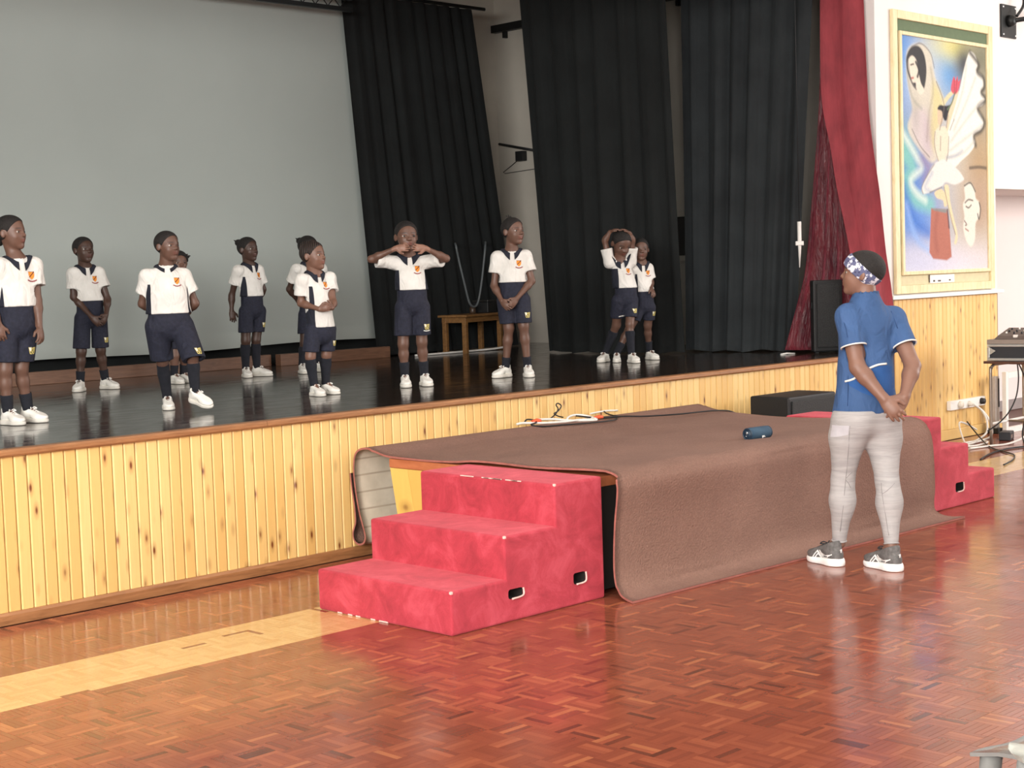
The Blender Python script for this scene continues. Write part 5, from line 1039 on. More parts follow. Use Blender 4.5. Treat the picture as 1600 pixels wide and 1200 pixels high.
# ---- trainers, one template for the children and one for the adult
def shoe_meshes(L, adult):
    s = L / 0.19
    h = 0.0042 if not adult else 0.0045
    X, Yv, Zv = (1, 0, 0), (0, 1, 0), (0, 0, 1)
    def build(parts, cut):
        lo, hi = bounds([p[0] for p in parts if p[2] == 'add']); f = Field(lo - 3 * h, hi + 3 * h, h)
        for p, k, m in parts: f.put(p, k, m)
        for c_, n_ in cut: f.clip(c_, n_)
        return f.mesh(1)
    # toe points to -y, heel at +y
    up_ = [(ell((0, -0.050 * s, 0.030 * s), (X, Yv, Zv), (0.034 * s, 0.050 * s, 0.026 * s)), 0.0, 'add'),
           (cone((0, -0.045 * s, 0.034 * s), (0, 0.015 * s, 0.058 * s), 0.026 * s, 0.024 * s, (X, 1.15)), 0.02 * s, 'add'),
           (ell((0, 0.055 * s, 0.040 * s), (X, Yv, Zv), (0.028 * s, 0.036 * s, 0.036 * s)), 0.02 * s, 'add'),
           (cone((0, 0.035 * s, 0.055 * s), (0, 0.048 * s, 0.080 * s), 0.030 * s, 0.030 * s), 0.012 * s, 'add'),
           (cone((0, 0.036 * s, 0.068 * s), (0, 0.046 * s, 0.12 * s), 0.0225 * s, 0.024 * s), 0.006 * s, 'sub')]
    U_ = build(up_, [((0, 0, 0.018 * s), (0, 0, -1)), ((0, 0.02 * s, 0.079 * s), (0, -0.35, 1))])
    so = [(ell((0, -0.046 * s, 0.012 * s), (X, Yv, Zv), (0.039 * s, 0.056 * s, 0.030 * s)), 0.0, 'add'), (ell((0, 0.050 * s, 0.012 * s), (X, Yv, Zv), (0.034 * s, 0.045 * s, 0.034 * s)), 0.03 * s, 'add'),
          (cone((0, -0.04 * s, 0.012 * s), (0, 0.05 * s, 0.012 * s), 0.031 * s, 0.031 * s), 0.02 * s, 'add')]
    S_ = build(so, [((0, 0, 0.001), (0, 0, -1)), ((0, 0, 0.026 * s), (0, -0.06, 1))])
    mu = raw_mesh('upper', *[U_[0]], quads=U_[1], smooth=True); ms = raw_mesh('sole', S_[0], quads=S_[1], smooth=True)
    return mu, ms, s, U_
SHOE_K = shoe_meshes(0.185, False); SHOE_A = shoe_meshes(0.265, True)
SHOE_K[0].materials.append(M['shoe']); SHOE_K[1].materials.append(M['sole'])
q = NT('grey_running_mesh', 0.7); q.color(q.ramp(q.noise(q.coords(), 60, 3), [(0.3, rgb(84, 82, 80)), (0.7, rgb(112, 110, 108))])); q.bump(q.noise(q.coords(), 300, 1), 0.4, 0.003); M['greymesh'] = q.m
M['whitesole'] = plain('clean_white_sole', rgb(240, 238, 234), 0.5, var=0.02); M['dkshoe'] = plain('charcoal_shoe_lining', rgb(44, 44, 46), 0.8)
SHOE_A[0].materials.append(M['greymesh']); SHOE_A[1].materials.append(M['whitesole'])
lace_k = None
def lace_mesh(s):
    vs_, fs = [], []
    for i in range(4):
        y = -0.036 * s + i * 0.014 * s; z = 0.0585 * s + i * 0.0058 * s
        pts = [(-0.018 * s, y + 0.004 * s, z - 0.006 * s), (0, y, z + 0.002 * s), (0.018 * s, y - 0.004 * s, z - 0.006 * s)]
        me = tube_mesh('t', smooth_path(pts, 3), 0.0028 * s, 5); o0 = len(vs_)
        vs_ += [v.co[:] for v in me.vertices]; fs += [tuple(o0 + i_ for i_ in p.vertices) for p in me.polygons]; bpy.data.meshes.remove(me)
    for sg in (-1, 1):
        pts = [(0, 0.012 * s, 0.079 * s), (sg * 0.014 * s, 0.004 * s, 0.086 * s), (sg * 0.022 * s, -0.006 * s, 0.078 * s), (sg * 0.010 * s, 0.006 * s, 0.078 * s)]
        me = tube_mesh('t', smooth_path(pts, 4), 0.0026 * s, 5); o0 = len(vs_)
        vs_ += [v.co[:] for v in me.vertices]; fs += [tuple(o0 + i_ for i_ in p.vertices) for p in me.polygons]; bpy.data.meshes.remove(me)
    return raw_mesh('lace', vs_, fs, smooth=True)
LACE_K = lace_mesh(SHOE_K[2]); LACE_K.materials.append(M['lace']); LACE_A = lace_mesh(SHOE_A[2]); LACE_A.materials.append(M['dkshoe'])

def bvh_of(o):
    me = o.data; co = np.empty(len(me.vertices) * 3, np.float32); me.vertices.foreach_get('co', co)
    return BVHTree.FromPolygons([tuple(c) for c in co.reshape(-1, 3)], [tuple(p.vertices) for p in me.polygons])
def decal(name, bvh, centre, right, upv, polys, mat, parent, off=0.0022, far=0.3, res=0.004):
    # flat printed or stitched shapes laid on a garment: polys are outlines in metres around the centre
    nrm = unit(np.cross(right, upv)); vs_, fs = [], []
    for P in polys:
        bm = bmesh.new(); vv = [bm.verts.new((x, y, 0)) for x, y in P]
        try: bm.faces.new(vv)
        except ValueError: bm.free(); continue
        bmesh.ops.triangulate(bm, faces=bm.faces[:])
        for _ in range(3):
            ed = [e for e in bm.edges if e.calc_length() > res]
            if not ed: break
            bmesh.ops.subdivide_edges(bm, edges=ed, cuts=1); bmesh.ops.triangulate(bm, faces=bm.faces[:])
        bm.verts.ensure_lookup_table(); o0 = len(vs_); bm.verts.index_update()
        for v in bm.verts:
            p = A3(centre) + A3(right) * v.co.x + A3(upv) * v.co.y
            hit = bvh.ray_cast(Vector(p + nrm * far), Vector(-nrm), far * 2)
            vs_.append(tuple(A3(hit[0]) + nrm * off) if hit[0] is not None else None)
        for f in bm.faces: fs.append(tuple(o0 + v.index for v in f.verts))
        bm.free()
    fs = [f for f in fs if all(vs_[i] is not None for i in f)]
    if not fs: return None
    vs_ = [v if v is not None else (0, 0, 0) for v in vs_]
    used = sorted({i for f in fs for i in f}); mp = {i: k for k, i in enumerate(used)}
    base = [vs_[i] for i in used]; nb = len(base)
    ff = [tuple(mp[i] for i in f) for f in fs]
    inner = [tuple(A3(v) - nrm * 0.0015) for v in base]
    me = raw_mesh(name, base + inner, ff + [tuple(i + nb for i in f[::-1]) for f in ff])
    return link(name, me, mat, parent)
def strokes(paths, w):
    out = []
    for P in paths:
        for (x0, y0), (x1, y1) in zip(P[:-1], P[1:]):
            d = math.hypot(x1 - x0, y1 - y0) + 1e-9; nx_, ny_ = -(y1 - y0) / d * w / 2, (x1 - x0) / d * w / 2
            ex, ey = (x1 - x0) / d * w * 0.35, (y1 - y0) / d * w * 0.35
            out.append([(x0 + nx_ - ex, y0 + ny_ - ey), (x1 + nx_ + ex, y1 + ny_ + ey), (x1 - nx_ + ex, y1 - ny_ + ey), (x0 - nx_ - ex, y0 - ny_ - ey)])
    return out

def hand_parts(wr, hd, pn, th, s, curl, spread=1.0):
    # palm, four unequal fingers bent at the knuckles, thumb leaving the side of the palm
    wr, hd = A3(wr), unit(hd); pn = unit(A3(pn) - hd * (A3(pn) @ hd)); ld = unit(np.cross(hd, pn))
    if ld @ A3(th) < 0: ld = -ld
    parts = [(cone(wr - hd * 0.004 * s, wr + hd * 0.030 * s, 0.0165 * s, 0.023 * s, (pn, 0.55)), 0.012 * s, 'add'), (cone(wr + hd * 0.022 * s, wr + hd * 0.044 * s, 0.024 * s, 0.025 * s, (pn, 0.45)), 0.01 * s, 'add')]
    lens = (0.037, 0.043, 0.040, 0.031)
    for i, L in enumerate(lens):
        off = (0.0185 - i * 0.0125) * s
        p = wr + hd * (0.054 - 0.0035 * abs(i - 1)) * s + ld * off; sp_ = (0.10 - i * 0.07) * spread
        d0 = unit(hd + ld * sp_); a = 0.0; r = 0.0064 * s
        for kq, fr_ in enumerate((0.44, 0.32, 0.24)):
            a += curl * (0.6 if kq == 0 else 1.0)
            d_ = d0 * math.cos(a) + pn * math.sin(a); p2 = p + d_ * L * fr_ * s
            parts.append((cone(p, p2, r, r * 0.92), 0.003 * s, 'add')); p = p2; r *= 0.92
    p = wr + hd * 0.014 * s + ld * 0.017 * s; d_ = unit(hd * 0.72 + ld * 0.72 + pn * 0.2); p2 = p + d_ * 0.026 * s
    parts.append((cone(p, p2, 0.0095 * s, 0.0078 * s), 0.006 * s, 'add')); p3 = p2 + unit(hd * 0.95 + ld * 0.25 + pn * 0.35) * 0.022 * s
    parts.append((cone(p2, p3, 0.0076 * s, 0.006 * s), 0.003 * s, 'add'))
    return parts, ld, pn

def figure(key, D):
    J = {k: A3(v) for k, v in D['J'].items()}; adult = bool(D.get('adult'))
    root = empty('person', D['root'], D['rz'], label=D['label'], cat='person', group=None if adult else 'children in white polo shirts on the stage')
    th = math.radians(D['turn']); f = A3((math.sin(th), -math.cos(th), 0)); l = A3((math.cos(th), math.sin(th), 0)); up_ = A3((0, 0, 1))
    s = D['height'] / 1.12; w = D.get('w', 1.0)
    if adult: s = 1.42; 
    H = D['H']
    ya, pi_ = math.radians(D['yaw']), math.radians(D.get('pitch', 0))
    hf = A3((math.sin(ya) * math.cos(pi_), -math.cos(ya) * math.cos(pi_), math.sin(pi_))); hl = A3((math.cos(ya), math.sin(ya), 0)); hu = unit(np.cross(hf, hl)); 
    if hu[2] < 0: hu = -hu
    hc = J['head']
    def hp(a, b, c_): return hc + (hl * a + hf * b + hu * c_) * H       # left, front, up in head heights
    ax = (hl, hf, hu)
    cran = ell(hp(0, -0.06, 0.13), ax, (0.345 * H, 0.43 * H, 0.37 * H)); face = ell(hp(0, 0.09, -0.13), ax, (0.285 * H, 0.30 * H, 0.37 * H))
    neck_r = (0.205 if not adult else 0.235) * H
    neckp = cone(J['neck'] - up_ * 0.02 * s, hp(0, -0.10, -0.22), neck_r * 1.08, neck_r)
    head = [(cran, 0, 'add'), (face, 0.10 * H, 'add'), (neckp, 0.06 * H, 'add')]
    for sg in (-1, 1):
        head += [(ell(hp(sg * 0.15, 0.22, -0.12), ax, (0.10 * H, 0.10 * H, 0.10 * H)), 0.08 * H, 'add'), (cone(hp(sg * 0.06, 0.315, 0.085), hp(sg * 0.21, 0.25, 0.085), 0.042 * H, 0.035 * H), 0.05 * H, 'add'),
                 (ell(hp(sg * 0.35, -0.06, -0.02), (hl + hf * sg * 0.5, hf - hl * sg * 0.5, hu), (0.035 * H, 0.085 * H, 0.125 * H)), 0.02 * H, 'add'), (ell(hp(sg * 0.052, 0.385, -0.105), ax, (0.045 * H, 0.045 * H, 0.035 * H)), 0.02 * H, 'add')]
    head += [(cone(hp(0, 0.335, 0.03), hp(0, 0.412, -0.10), 0.032 * H, 0.048 * H), 0.035 * H, 'add'), (ell(hp(0, 0.345, -0.215), ax, (0.105 * H, 0.055 * H, 0.030 * H)), 0.02 * H, 'add'), (ell(hp(0, 0.335, -0.275), ax, (0.095 * H, 0.055 * H, 0.034 * H)), 0.02 * H, 'add'),
             (ell(hp(0, 0.25, -0.40), ax, (0.12 * H, 0.10 * H, 0.09 * H)), 0.06 * H, 'add')]
    for sg in (-1, 1): head.append((ell(hp(sg * 0.155, 0.375, 0.0), ax, (0.085 * H, 0.05 * H, 0.045 * H)), 0.03 * H, 'sub'))
    # ---- body
    nk, pl = J['neck'], J['pel']; T = nk - pl; Tl = np.linalg.norm(T); tu = T / Tl; ba = (l, f, up_)
    sw = np.linalg.norm(J['sh_b'] - J['sh_a']) / 2
    arms = {}; legs = {}
    body = []
    if adult:
        body += [(ell(pl + T * 0.66, ba, (0.135, 0.098, 0.20)), 0, 'add'), (ell(pl + T * 0.32, ba, (0.118, 0.09, 0.15)), 0.06, 'add'), (ell(pl - f * 0.015, ba, (0.160, 0.115, 0.12)), 0.06, 'add')]
    else:
        body += [(ell(pl + T * 0.66, ba, (0.088 * s * w, 0.064 * s * w, 0.36 * Tl)), 0, 'add'), (ell(pl + T * 0.30, ba, (0.084 * s * w, 0.066 * s * w ** 1.5, 0.32 * Tl)), 0.04, 'add'), (ell(pl, ba, (0.088 * s * w, 0.070 * s * w, 0.085 * s)), 0.04, 'add')]
    rs = (0.029 if not adult else 0.05) * (s if not adult else 1)
    body.append((cone(J['sh_a'], J['sh_b'], rs, rs), 0.04, 'add')); body.append((cone(nk - up_ * 0.01, (J['sh_a'] + J['sh_b']) / 2, neck_r * 1.1, rs), 0.03, 'add')); body.append((neckp, 0.03, 'add'))
    for e in 'ab':
        sh, el, wr = J['sh_' + e], J['el_' + e], J['wr_' + e]
        r4 = (0.030, 0.0235, 0.024, 0.0155) if not adult else (0.052, 0.040, 0.041, 0.026)
        kk = s if not adult else 1.0
        r4 = [x * kk for x in r4]
        fa_mid = el + (wr - el) * 0.28
        body += [(cone(sh, el, r4[0], r4[1]), 0.03, 'add'), (cone(el, fa_mid, r4[1], r4[2]), 0.02, 'add'), (cone(fa_mid, wr, r4[2], r4[3]), 0.02, 'add')]
        arms[e] = (sh, el, wr)
        hip, kn, an = J['hip_' + e], J['kn_' + e], J['an_' + e]
        r5 = (0.056 * s * w, 0.036 * s, 0.033 * s, 0.0215 * s) if not adult else (0.088, 0.054, 0.058, 0.032)
        calf = kn + (an - kn) * 0.33 - f * 0.006
        body += [(cone(hip, kn, r5[0], r5[1]), 0.03, 'add'), (cone(kn, calf, r5[1] * 0.96, r5[2]), 0.02, 'add'), (cone(calf, an, r5[2], r5[3]), 0.02, 'add')]
        legs[e] = (hip, kn, an, calf, r5)
    for e, sd in zip('ab', D['shoes']):
        a_ = math.radians(sd['h']); fd = A3((math.sin(a_), -math.cos(a_), 0)); c0 = A3((sd['x'], sd['y'], sd['lift'] + 0.03)); k = s if not adult else 1.42
        body.append((cone(J['an_' + e], A3((*c0[:2], sd['lift'] + 0.034 * k)) + fd * 0.05 * k - up_ * (math.sin(math.radians(sd['tip'])) * 0.04), 0.020 * k, 0.015 * k), 0.015, 'add'))
    # ---- hands
    hs = (s if not adult else 1.48)
    hands = []; palms = []
    for e in 'ab':
        wr = J['wr_' + e]; hd = unit(J['hand_' + e] - wr)
        inward = unit((J['wr_b'] - J['wr_a']) * (1 if e == 'a' else -1) + 1e-6)
        pm = D.get('palm')
        if pm == 'cam': pn = A3((0, -1, 0.15)); 
        elif key in ('k9',): pn = A3((0, 0, -1))
        elif adult: pn = A3((0.15, 0.9, -0.2)) if e == 'a' else A3((-0.1, 0.9, -0.2))
        else: pn = inward * 0.4 - f * 0.75 * (1 if J['hand_' + e][1] < 0.05 else -1)
        tt = D.get('thumb'); thv = A3((0, 0, -1)) if tt == 'down' else A3((0, -0.3, 1.0)) if tt == 'up' else (A3((0, 0, 1.0)) if abs(hd[2]) < 0.7 else f + inward * 0.2)
        if adult: thv = A3((0.3, 0.2, 1))
        parts, ld, pn = hand_parts(wr, hd, pn, thv, hs, D.get('curl', 0.38 if not adult else 0.30), 1.0)
        hands.append(parts); palms.append((wr + hd * 0.045 * hs, pn))
    # ---- polygonise: trunk and limbs, head, hands share one mesh
    Vs, Qs = [], []; n0 = 0
    def chunk(parts, h, cut=(), relax=1):
        nonlocal n0
        lo, hi = bounds([p[0] for p in parts if p[2] == 'add']); fl = Field(lo - 3 * h, hi + 3 * h, h)
        for p, k, m in parts: fl.put(p, k, m)
        for c_, n_ in cut: fl.clip(c_, n_)
        P, Q = fl.mesh(relax); Vs.append(P); Qs.append(Q + n0); n0 += len(P)
    chunk(body, 0.0065 if not adult else 0.008); chunk(head, 0.0042 if not adult else 0.0045)
    for e, parts in zip('ab', hands):
        sh, el, wr = arms[e]; rw = 0.0155 * s if not adult else 0.026
        chunk([(cone(el + (wr - el) * 0.7, wr, rw * 1.17, rw), 0, 'add')] + parts, 0.0024 if not adult else 0.003)
    P = np.vstack(Vs); Q = np.vstack(Qs)
    me = raw_mesh('body', P, quads=Q, smooth=True)
    rel = (P - hc) / H; a_, b_, c_ = rel @ hl, rel @ hf, rel @ hu
    lip = np.exp(-((a_ / 0.105) ** 4 + ((c_ + 0.245) / 0.055) ** 4)) * (b_ > 0.25)
    brow = np.exp(-(((np.abs(a_) - 0.15) / 0.085) ** 4 + ((c_ - 0.105 + 0.15 * (np.abs(a_) - 0.15) ** 2 * 4) / 0.018) ** 4)) * (b_ > 0.15) * 0.85
    palm = np.zeros(len(P))
    nrm = np.empty(len(P) * 3, np.float32); me.vertices.foreach_get('normal', nrm); nrm = nrm.reshape(-1, 3)
    for (c0, pn) in palms: palm = np.maximum(palm, np.clip((nrm @ pn - 0.1) * 2, 0, 1) * (np.linalg.norm(P - c0, axis=1) < 0.075 * hs))
    for nm, arr in (('lip', lip), ('brow', brow), ('palm', palm * 0.75)):
        at = me.attributes.new(nm, 'FLOAT', 'POINT'); at.data.foreach_set('value', arr.astype(np.float32))
    link('body', me, skin(D.get('tone', 1.0)), root)
    # ---- eyes
    gaze = unit(hf + hl * 0.25 * (1 if not adult else -0.2))
    for sg in (-1, 1):
        c0 = hp(sg * 0.155, 0.258, 0.002); r = 0.072 * H
        e = lathe('eye', [(0, -r)] + [(r * math.sin(t), -r * math.cos(t)) for t in np.linspace(0.2, math.pi - 0.2, 9)] + [(0, r)], M['eyewhite'], root, 14, tuple(c0)); e.data.polygons.foreach_set('use_smooth', [True] * len(e.data.polygons))
        ir = lathe('iris', [(0, -0.02 * H), (0.047 * H, -0.02 * H), (0.040 * H, 0.0), (0.02 * H, 0.010 * H), (0, 0.012 * H)], M['iris'], e, 12, tuple(gaze * r * 0.93)); ir.rotation_euler = Vector(gaze).to_track_quat('Z', 'Y').to_euler()
    # ---- hair
    st = D.get('hair', 'short'); hm = M['hair']
    t = {'short': 0.028, 'back': 0.03, 'bun': 0.03, 'braids': 0.028, 'tuft': 0.03, 'puff': 0.07, 'cap': 0.03}[st] * H
    hp_ = [(grown(cran, t), 0, 'add')]
    if st == 'bun': hp_ += [(ell(hp(-0.10, -0.42, 0.32), ax, (0.14 * H, 0.16 * H, 0.14 * H)), 0.03 * H, 'add'), (cone(hp(-0.1, -0.5, 0.36), hp(-0.14, -0.62, 0.44), 0.05 * H, 0.02 * H), 0.02 * H, 'add')]
    if st == 'back': hp_ += [(ell(hp(0, -0.45, -0.22), ax, (0.16 * H, 0.12 * H, 0.14 * H)), 0.05 * H, 'add')]
    if st == 'braids': hp_ += [(ell(hp(0.0, -0.28, 0.42), ax, (0.16 * H, 0.18 * H, 0.12 * H)), 0.05 * H, 'add')]
    if st == 'tuft':
        for dx in (-0.07, 0.0, 0.06): hp_ += [(cone(hp(dx, -0.12, 0.48), hp(dx * 1.8 - 0.03, -0.16, 0.60 + 0.04 * (dx == 0)), 0.045 * H, 0.018 * H), 0.02 * H, 'add')]
    if st == 'puff':
        for i in range(16):
            aa = i * 2.4; hp_.append((cone(hp(0.3 * math.cos(aa), -0.1 + 0.3 * math.sin(aa), 0.25), hp(0.52 * math.cos(aa), -0.1 + 0.5 * math.sin(aa), 0.30 + 0.2 * math.sin(i * 5.1)), 0.09 * H, 0.03 * H), 0.04 * H, 'add'))
    hn = unit(hf - 0.75 * hu)
    cuts = [(hp(0, 0.055, 0) + hn * 0.0, hn), (hp(0, 0, -0.24 if st != 'back' else -0.34), -hu)]
    for sg in (-1, 1): hp_.append((ell(hp(sg * 0.40, -0.03, -0.06), ax, (0.14 * H, 0.13 * H, 0.16 * H)), 0.02 * H, 'sub'))
    if not (adult and st == 'cap'):
        sdf_obj('hair', hp_, M['braids'] if st == 'braids' else hm, root, 0.0042, cuts)
    if adult:
        bn = unit(hu * 0.80 + hf * -0.60)   # band slopes from the brow down to the nape
        q0 = hp(0, 0, 0.12)
        sdf_obj('hair', [(grown(cran, 0.040 * H), 0, 'add')], hm, root, 0.005, [(q0 + bn * 0.05 * H, -bn)])
        sdf_obj('headband', [(grown(cran, 0.058 * H), 0, 'add'), (grown(cran, 0.02 * H), 0, 'sub')], M['bandana'], root, 0.0045, [(q0 + bn * 0.10 * H, bn), (q0 - bn * 0.20 * H, -bn)])
        ws = []
        for sg in (-1, 1): pass
        sdf_obj('nape_hair', [(grown(cran, 0.022 * H), 0, 'add')], hm, root, 0.005, [(q0 - bn * 0.15 * H, bn), (hp(0, 0, -0.26), -hu), (hp(0, -0.12, 0), hf)])
    # ---- shirt
    hem = D['hem']; 
    if not adult:
        hemc = A3((pl[0], pl[1], hem)); topc = pl + T * 0.80
        wx = 0.100 * s * w
        sp_ = [(cone(topc - up_ * 0.03, hemc - up_ * 0.02, wx * 0.86, wx * 1.17, (f, 0.80)), 0, 'add'), (ell(pl + T * 0.45, ba, (wx * 1.0, wx * (0.80 if w < 1.1 else 0.92), 0.45 * Tl)), 0.03, 'add'), (cone(J['sh_a'] - up_ * 0.008, J['sh_b'] - up_ * 0.008, 0.041 * s, 0.041 * s), 0.03, 'add'), (cone(nk - up_ * 0.020, (J['sh_a'] + J['sh_b']) / 2, 0.051 * s, 0.046 * s), 0.035, 'add')]
        slv = []
        for e in 'ab':
            sh, el, wr = arms[e]; ad = unit(el - sh); L = np.linalg.norm(el - sh); m0 = sh + ad * min(0.78 * L, 0.118 * s)
            dv = unit(A3((ad[0], ad[1], ad[2])))
            slv.append((inter(cone(sh - up_ * 0.004, m0 + ad * 0.05, 0.042 * s, 0.058 * s), [(m0, dv)]), 0.03, 'add'))
        subs = []
        for e in 'ab':
            sh, el, wr = arms[e]; ad = unit(el - sh); L = np.linalg.norm(el - sh); m0 = sh + ad * min(0.78 * L, 0.118 * s)
            subs.append((cone(m0 + ad * 0.03, m0 - ad * 0.006, 0.046 * s, 0.030 * s), 0, 'sub'))
        subs.append((cone(nk - up_ * 0.004, hp(0, -0.1, -0.22), neck_r * 1.16, neck_r * 1.25), 0.0, 'sub'))
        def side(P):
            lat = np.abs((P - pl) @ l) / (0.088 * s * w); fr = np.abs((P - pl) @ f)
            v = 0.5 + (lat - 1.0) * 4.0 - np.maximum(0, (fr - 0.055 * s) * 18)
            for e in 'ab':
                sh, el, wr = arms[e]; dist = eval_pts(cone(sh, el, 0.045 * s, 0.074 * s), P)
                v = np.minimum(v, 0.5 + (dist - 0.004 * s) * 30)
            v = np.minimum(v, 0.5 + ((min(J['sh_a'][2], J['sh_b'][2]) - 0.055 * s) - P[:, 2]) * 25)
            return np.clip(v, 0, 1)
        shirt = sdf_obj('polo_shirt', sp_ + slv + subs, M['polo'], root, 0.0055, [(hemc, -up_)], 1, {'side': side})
        bs = bvh_of(shirt)
        # folded collar with two points
        nphi = 40; rows = []
        cc = nk + up_ * 0.004 * s
        for i in range(nphi + 1):
            ph = math.radians(14) + (2 * math.pi - math.radians(28)) * i / nphi; dirv = f * math.cos(ph) + l * math.sin(ph)
            fr = max(0.0, math.cos(ph)); 
            p_in = cc + dirv * neck_r * 1.10 - up_ * 0.012 * s; p_top = cc + dirv * neck_r * 1.24 + up_ * (0.016 - 0.022 * fr) * s
            point = max(0.0, 1 - abs(ph if ph < math.pi else 2 * math.pi - ph) / 0.95) 
            rr_ = neck_r * 1.15 + (0.030 + 0.022 * point) * s
            p_out = cc + dirv * rr_
            hit = bs.ray_cast(Vector(p_out + up_ * 0.15 + dirv * 0.05), Vector(unit(-up_ - dirv * 0.33)), 0.4)
            if hit[0] is not None: p_out = A3(hit[0]) + up_ * 0.006 + dirv * 0.004
            mid = (p_top + p_out) / 2 + (dirv * 0.6 + up_ * 0.5) * 0.006 * s
            rows.append([p_in, p_top, mid, p_out])
        co_ = solid_sheet('collar', np.array(rows)[:, ::-1], 0.003, [M['collar']], shirt)
        # button placket and crest
        def outline(): return [(-0.017, 0.020), (-0.006, 0.018), (0.006, 0.018), (0.017, 0.020), (0.0165, 0.0), (0.013, -0.012), (0.0, -0.024), (-0.013, -0.012), (-0.0165, 0.0)]
        k = s * 1.0
        ctr = nk - up_ * 0.088 * s + l * 0.048 * s * min(w, 1.08)
        sc = lambda P_: [(x * k, y * k) for x, y in P_]
        pz = (pl + T * 0.9); 
        decal('placket', bs, nk - up_ * 0.075 * s, l, up_, [sc([(-0.008, -0.035), (0.008, -0.035), (0.008, 0.030), (-0.008, 0.030)])], M['polo'], shirt, 0.0015)
        cr = decal('crest', bs, ctr, l, up_, [sc(outline())], M['orangecrest'], shirt, 0.002)
        if cr is not None:
            decal('crest_device', bs, ctr, l, up_, [sc(p_) for p_ in strokes([[(-0.013, -0.010), (0.013, 0.014)]], 0.0045) + [[(0.008, 0.012), (0.017, 0.014), (0.016, 0.020), (0.009, 0.018)]] + strokes([[(-0.016, 0.0185), (0.006, 0.0175)]], 0.002)], M['darkmark'], cr, 0.0034)
            decal('crest_ribbon', bs, ctr - up_ * 0.030 * k, l, up_, [sc(p_) for p_ in strokes([[(-0.024, 0.004), (-0.012, -0.002), (0.0, -0.004), (0.012, -0.002), (0.024, 0.003)]], 0.006)], M['ribbon'], cr, 0.0034)
        # shorts
        wz = hem + 0.026; sz = D['shorts']
        so_ = [(cone(A3((pl[0], pl[1], hem + 0.02)), A3((pl[0], pl[1], min(pl[2] - 0.02 * s, hem - 0.03))), 0.100 * s * w, 0.104 * s * w, (f, 0.82)), 0, 'add')]
        sub2 = []; cuts2 = []
        for e in 'ab':
            hip, kn, an, calf, r5 = legs[e]; dv = unit(kn - hip); tt_ = (sz - hip[2]) / (kn[2] - hip[2] + 1e-9); m0 = hip + (kn - hip) * min(max(tt_, 0.2), 1.15)
            so_.append((inter(cone(hip + up_ * 0.005, m0 + dv * 0.03, 0.062 * s * w, 0.064 * s * w ** 0.5), [(m0, dv * 0.5 - up_ * 0.5)]), 0.012, 'add'))
            sub2.append((cone(m0 + dv * 0.03, m0 - dv * 0.01, 0.057 * s * w ** 0.5, 0.044 * s), 0, 'sub'))
        shorts = sdf_obj('shorts', so_ + sub2, M['navy'], root, 0.0055, [((0, 0, wz), up_)], 1)
        # embroidered W on the left thigh
        bs2 = bvh_of(shorts); e = 'b'; hip, kn, an, calf, r5 = legs[e]
        tt_ = (sz - hip[2]) / (kn[2] - hip[2] + 1e-9); m0 = hip + (kn - hip) * tt_
        dn = unit(f + l * 0.30); rt = unit(np.cross(up_, dn)) * -1
        rt = unit(l - f * 0.55) if True else rt
        rt = unit(np.cross(up_, -dn)); rt = rt if rt @ l > 0 else -rt
        wc_ = m0 + up_ * 0.056 * s + l * 0.012 * s
        K = lambda P_: [(x * s, y * s) for x, y in P_]
        Wp = [[(-0.020, 0.017), (-0.012, -0.015), (-0.004, -0.017), (0.001, -0.002), (0.006, -0.017), (0.014, -0.015), (0.020, 0.017)], [(-0.020, 0.017), (-0.006, 0.016), (-0.006, -0.004), (0.001, 0.014), (0.007, 0.016), (0.009, -0.004), (0.012, 0.016), (0.020, 0.017)]]
        lw = decal('thigh_logo', bs2, wc_, rt, up_, [K(p_) for p_ in strokes(Wp, 0.0045)], M['gold'], shorts, 0.002)
        if lw is not None:
            decal('logo_fill', bs2, wc_, rt, up_, [K([(-0.021, 0.018), (-0.008, 0.018), (-0.008, 0.004), (-0.013, -0.004), (-0.017, 0.002)])], M['whitethread'], lw, 0.0035)
            if key in ('k7',): decal('logo_line', bs2, wc_ - up_ * 0.026 * s, rt, up_, [K(p_) for p_ in strokes([[(-0.024, 0.001), (-0.010, -0.002), (0.008, -0.001), (0.024, 0.002)]], 0.005)], M['whitethread'], lw, 0.0035)
        if key == 'k9':
            hip, kn, an, calf, r5 = legs['a']; m1 = hip + (kn - hip) * ((sz - hip[2]) / (kn[2] - hip[2]))
            decal('hem_label', bs2, m1 + up_ * 0.012 + l * 0.01, l, up_, [K(p_) for p_ in strokes([[(-0.018, -0.002), (0.018, 0.003)]], 0.007)], M['whitethread'], shorts, 0.002)
        # socks
        for e in 'ab':
            hip, kn, an, calf, r5 = legs[e]; top = D['sock']; dv = unit(kn - an)
            tt_ = np.clip((top - an[2]) / (kn[2] - an[2] + 1e-9), 0.15, 1.0); m0 = an + (kn - an) * tt_
            sp2 = [(cone(calf, an, r5[2] + 0.0065, r5[3] + 0.007), 0, 'add'), (cone(kn, calf, r5[1] * 0.96 + 0.005, r5[2] + 0.0065), 0.01, 'add'), (cone(an, an - up_ * 0.05 * s, r5[3] + 0.007, 0.018), 0.01, 'add')]
            sdf_obj('sock', sp2, M['sock'], root, 0.0055, [(m0, dv)], 1)
    else:
        k = 1
        hemc = A3((pl[0], pl[1], hem))
        sp_ = [(cone(pl + T * 0.72, pl + T * 0.36, 0.150, 0.140, (f, 0.74)), 0, 'add'), (cone(pl + T * 0.36, hemc - up_ * 0.06, 0.140, 0.190, (f, 0.80)), 0.05, 'add'), (cone(J['sh_a'], J['sh_b'], 0.060, 0.060), 0.06, 'add'), (cone(nk - up_ * 0.015, (J['sh_a'] + J['sh_b']) / 2, 0.066, 0.062), 0.05, 'add')]
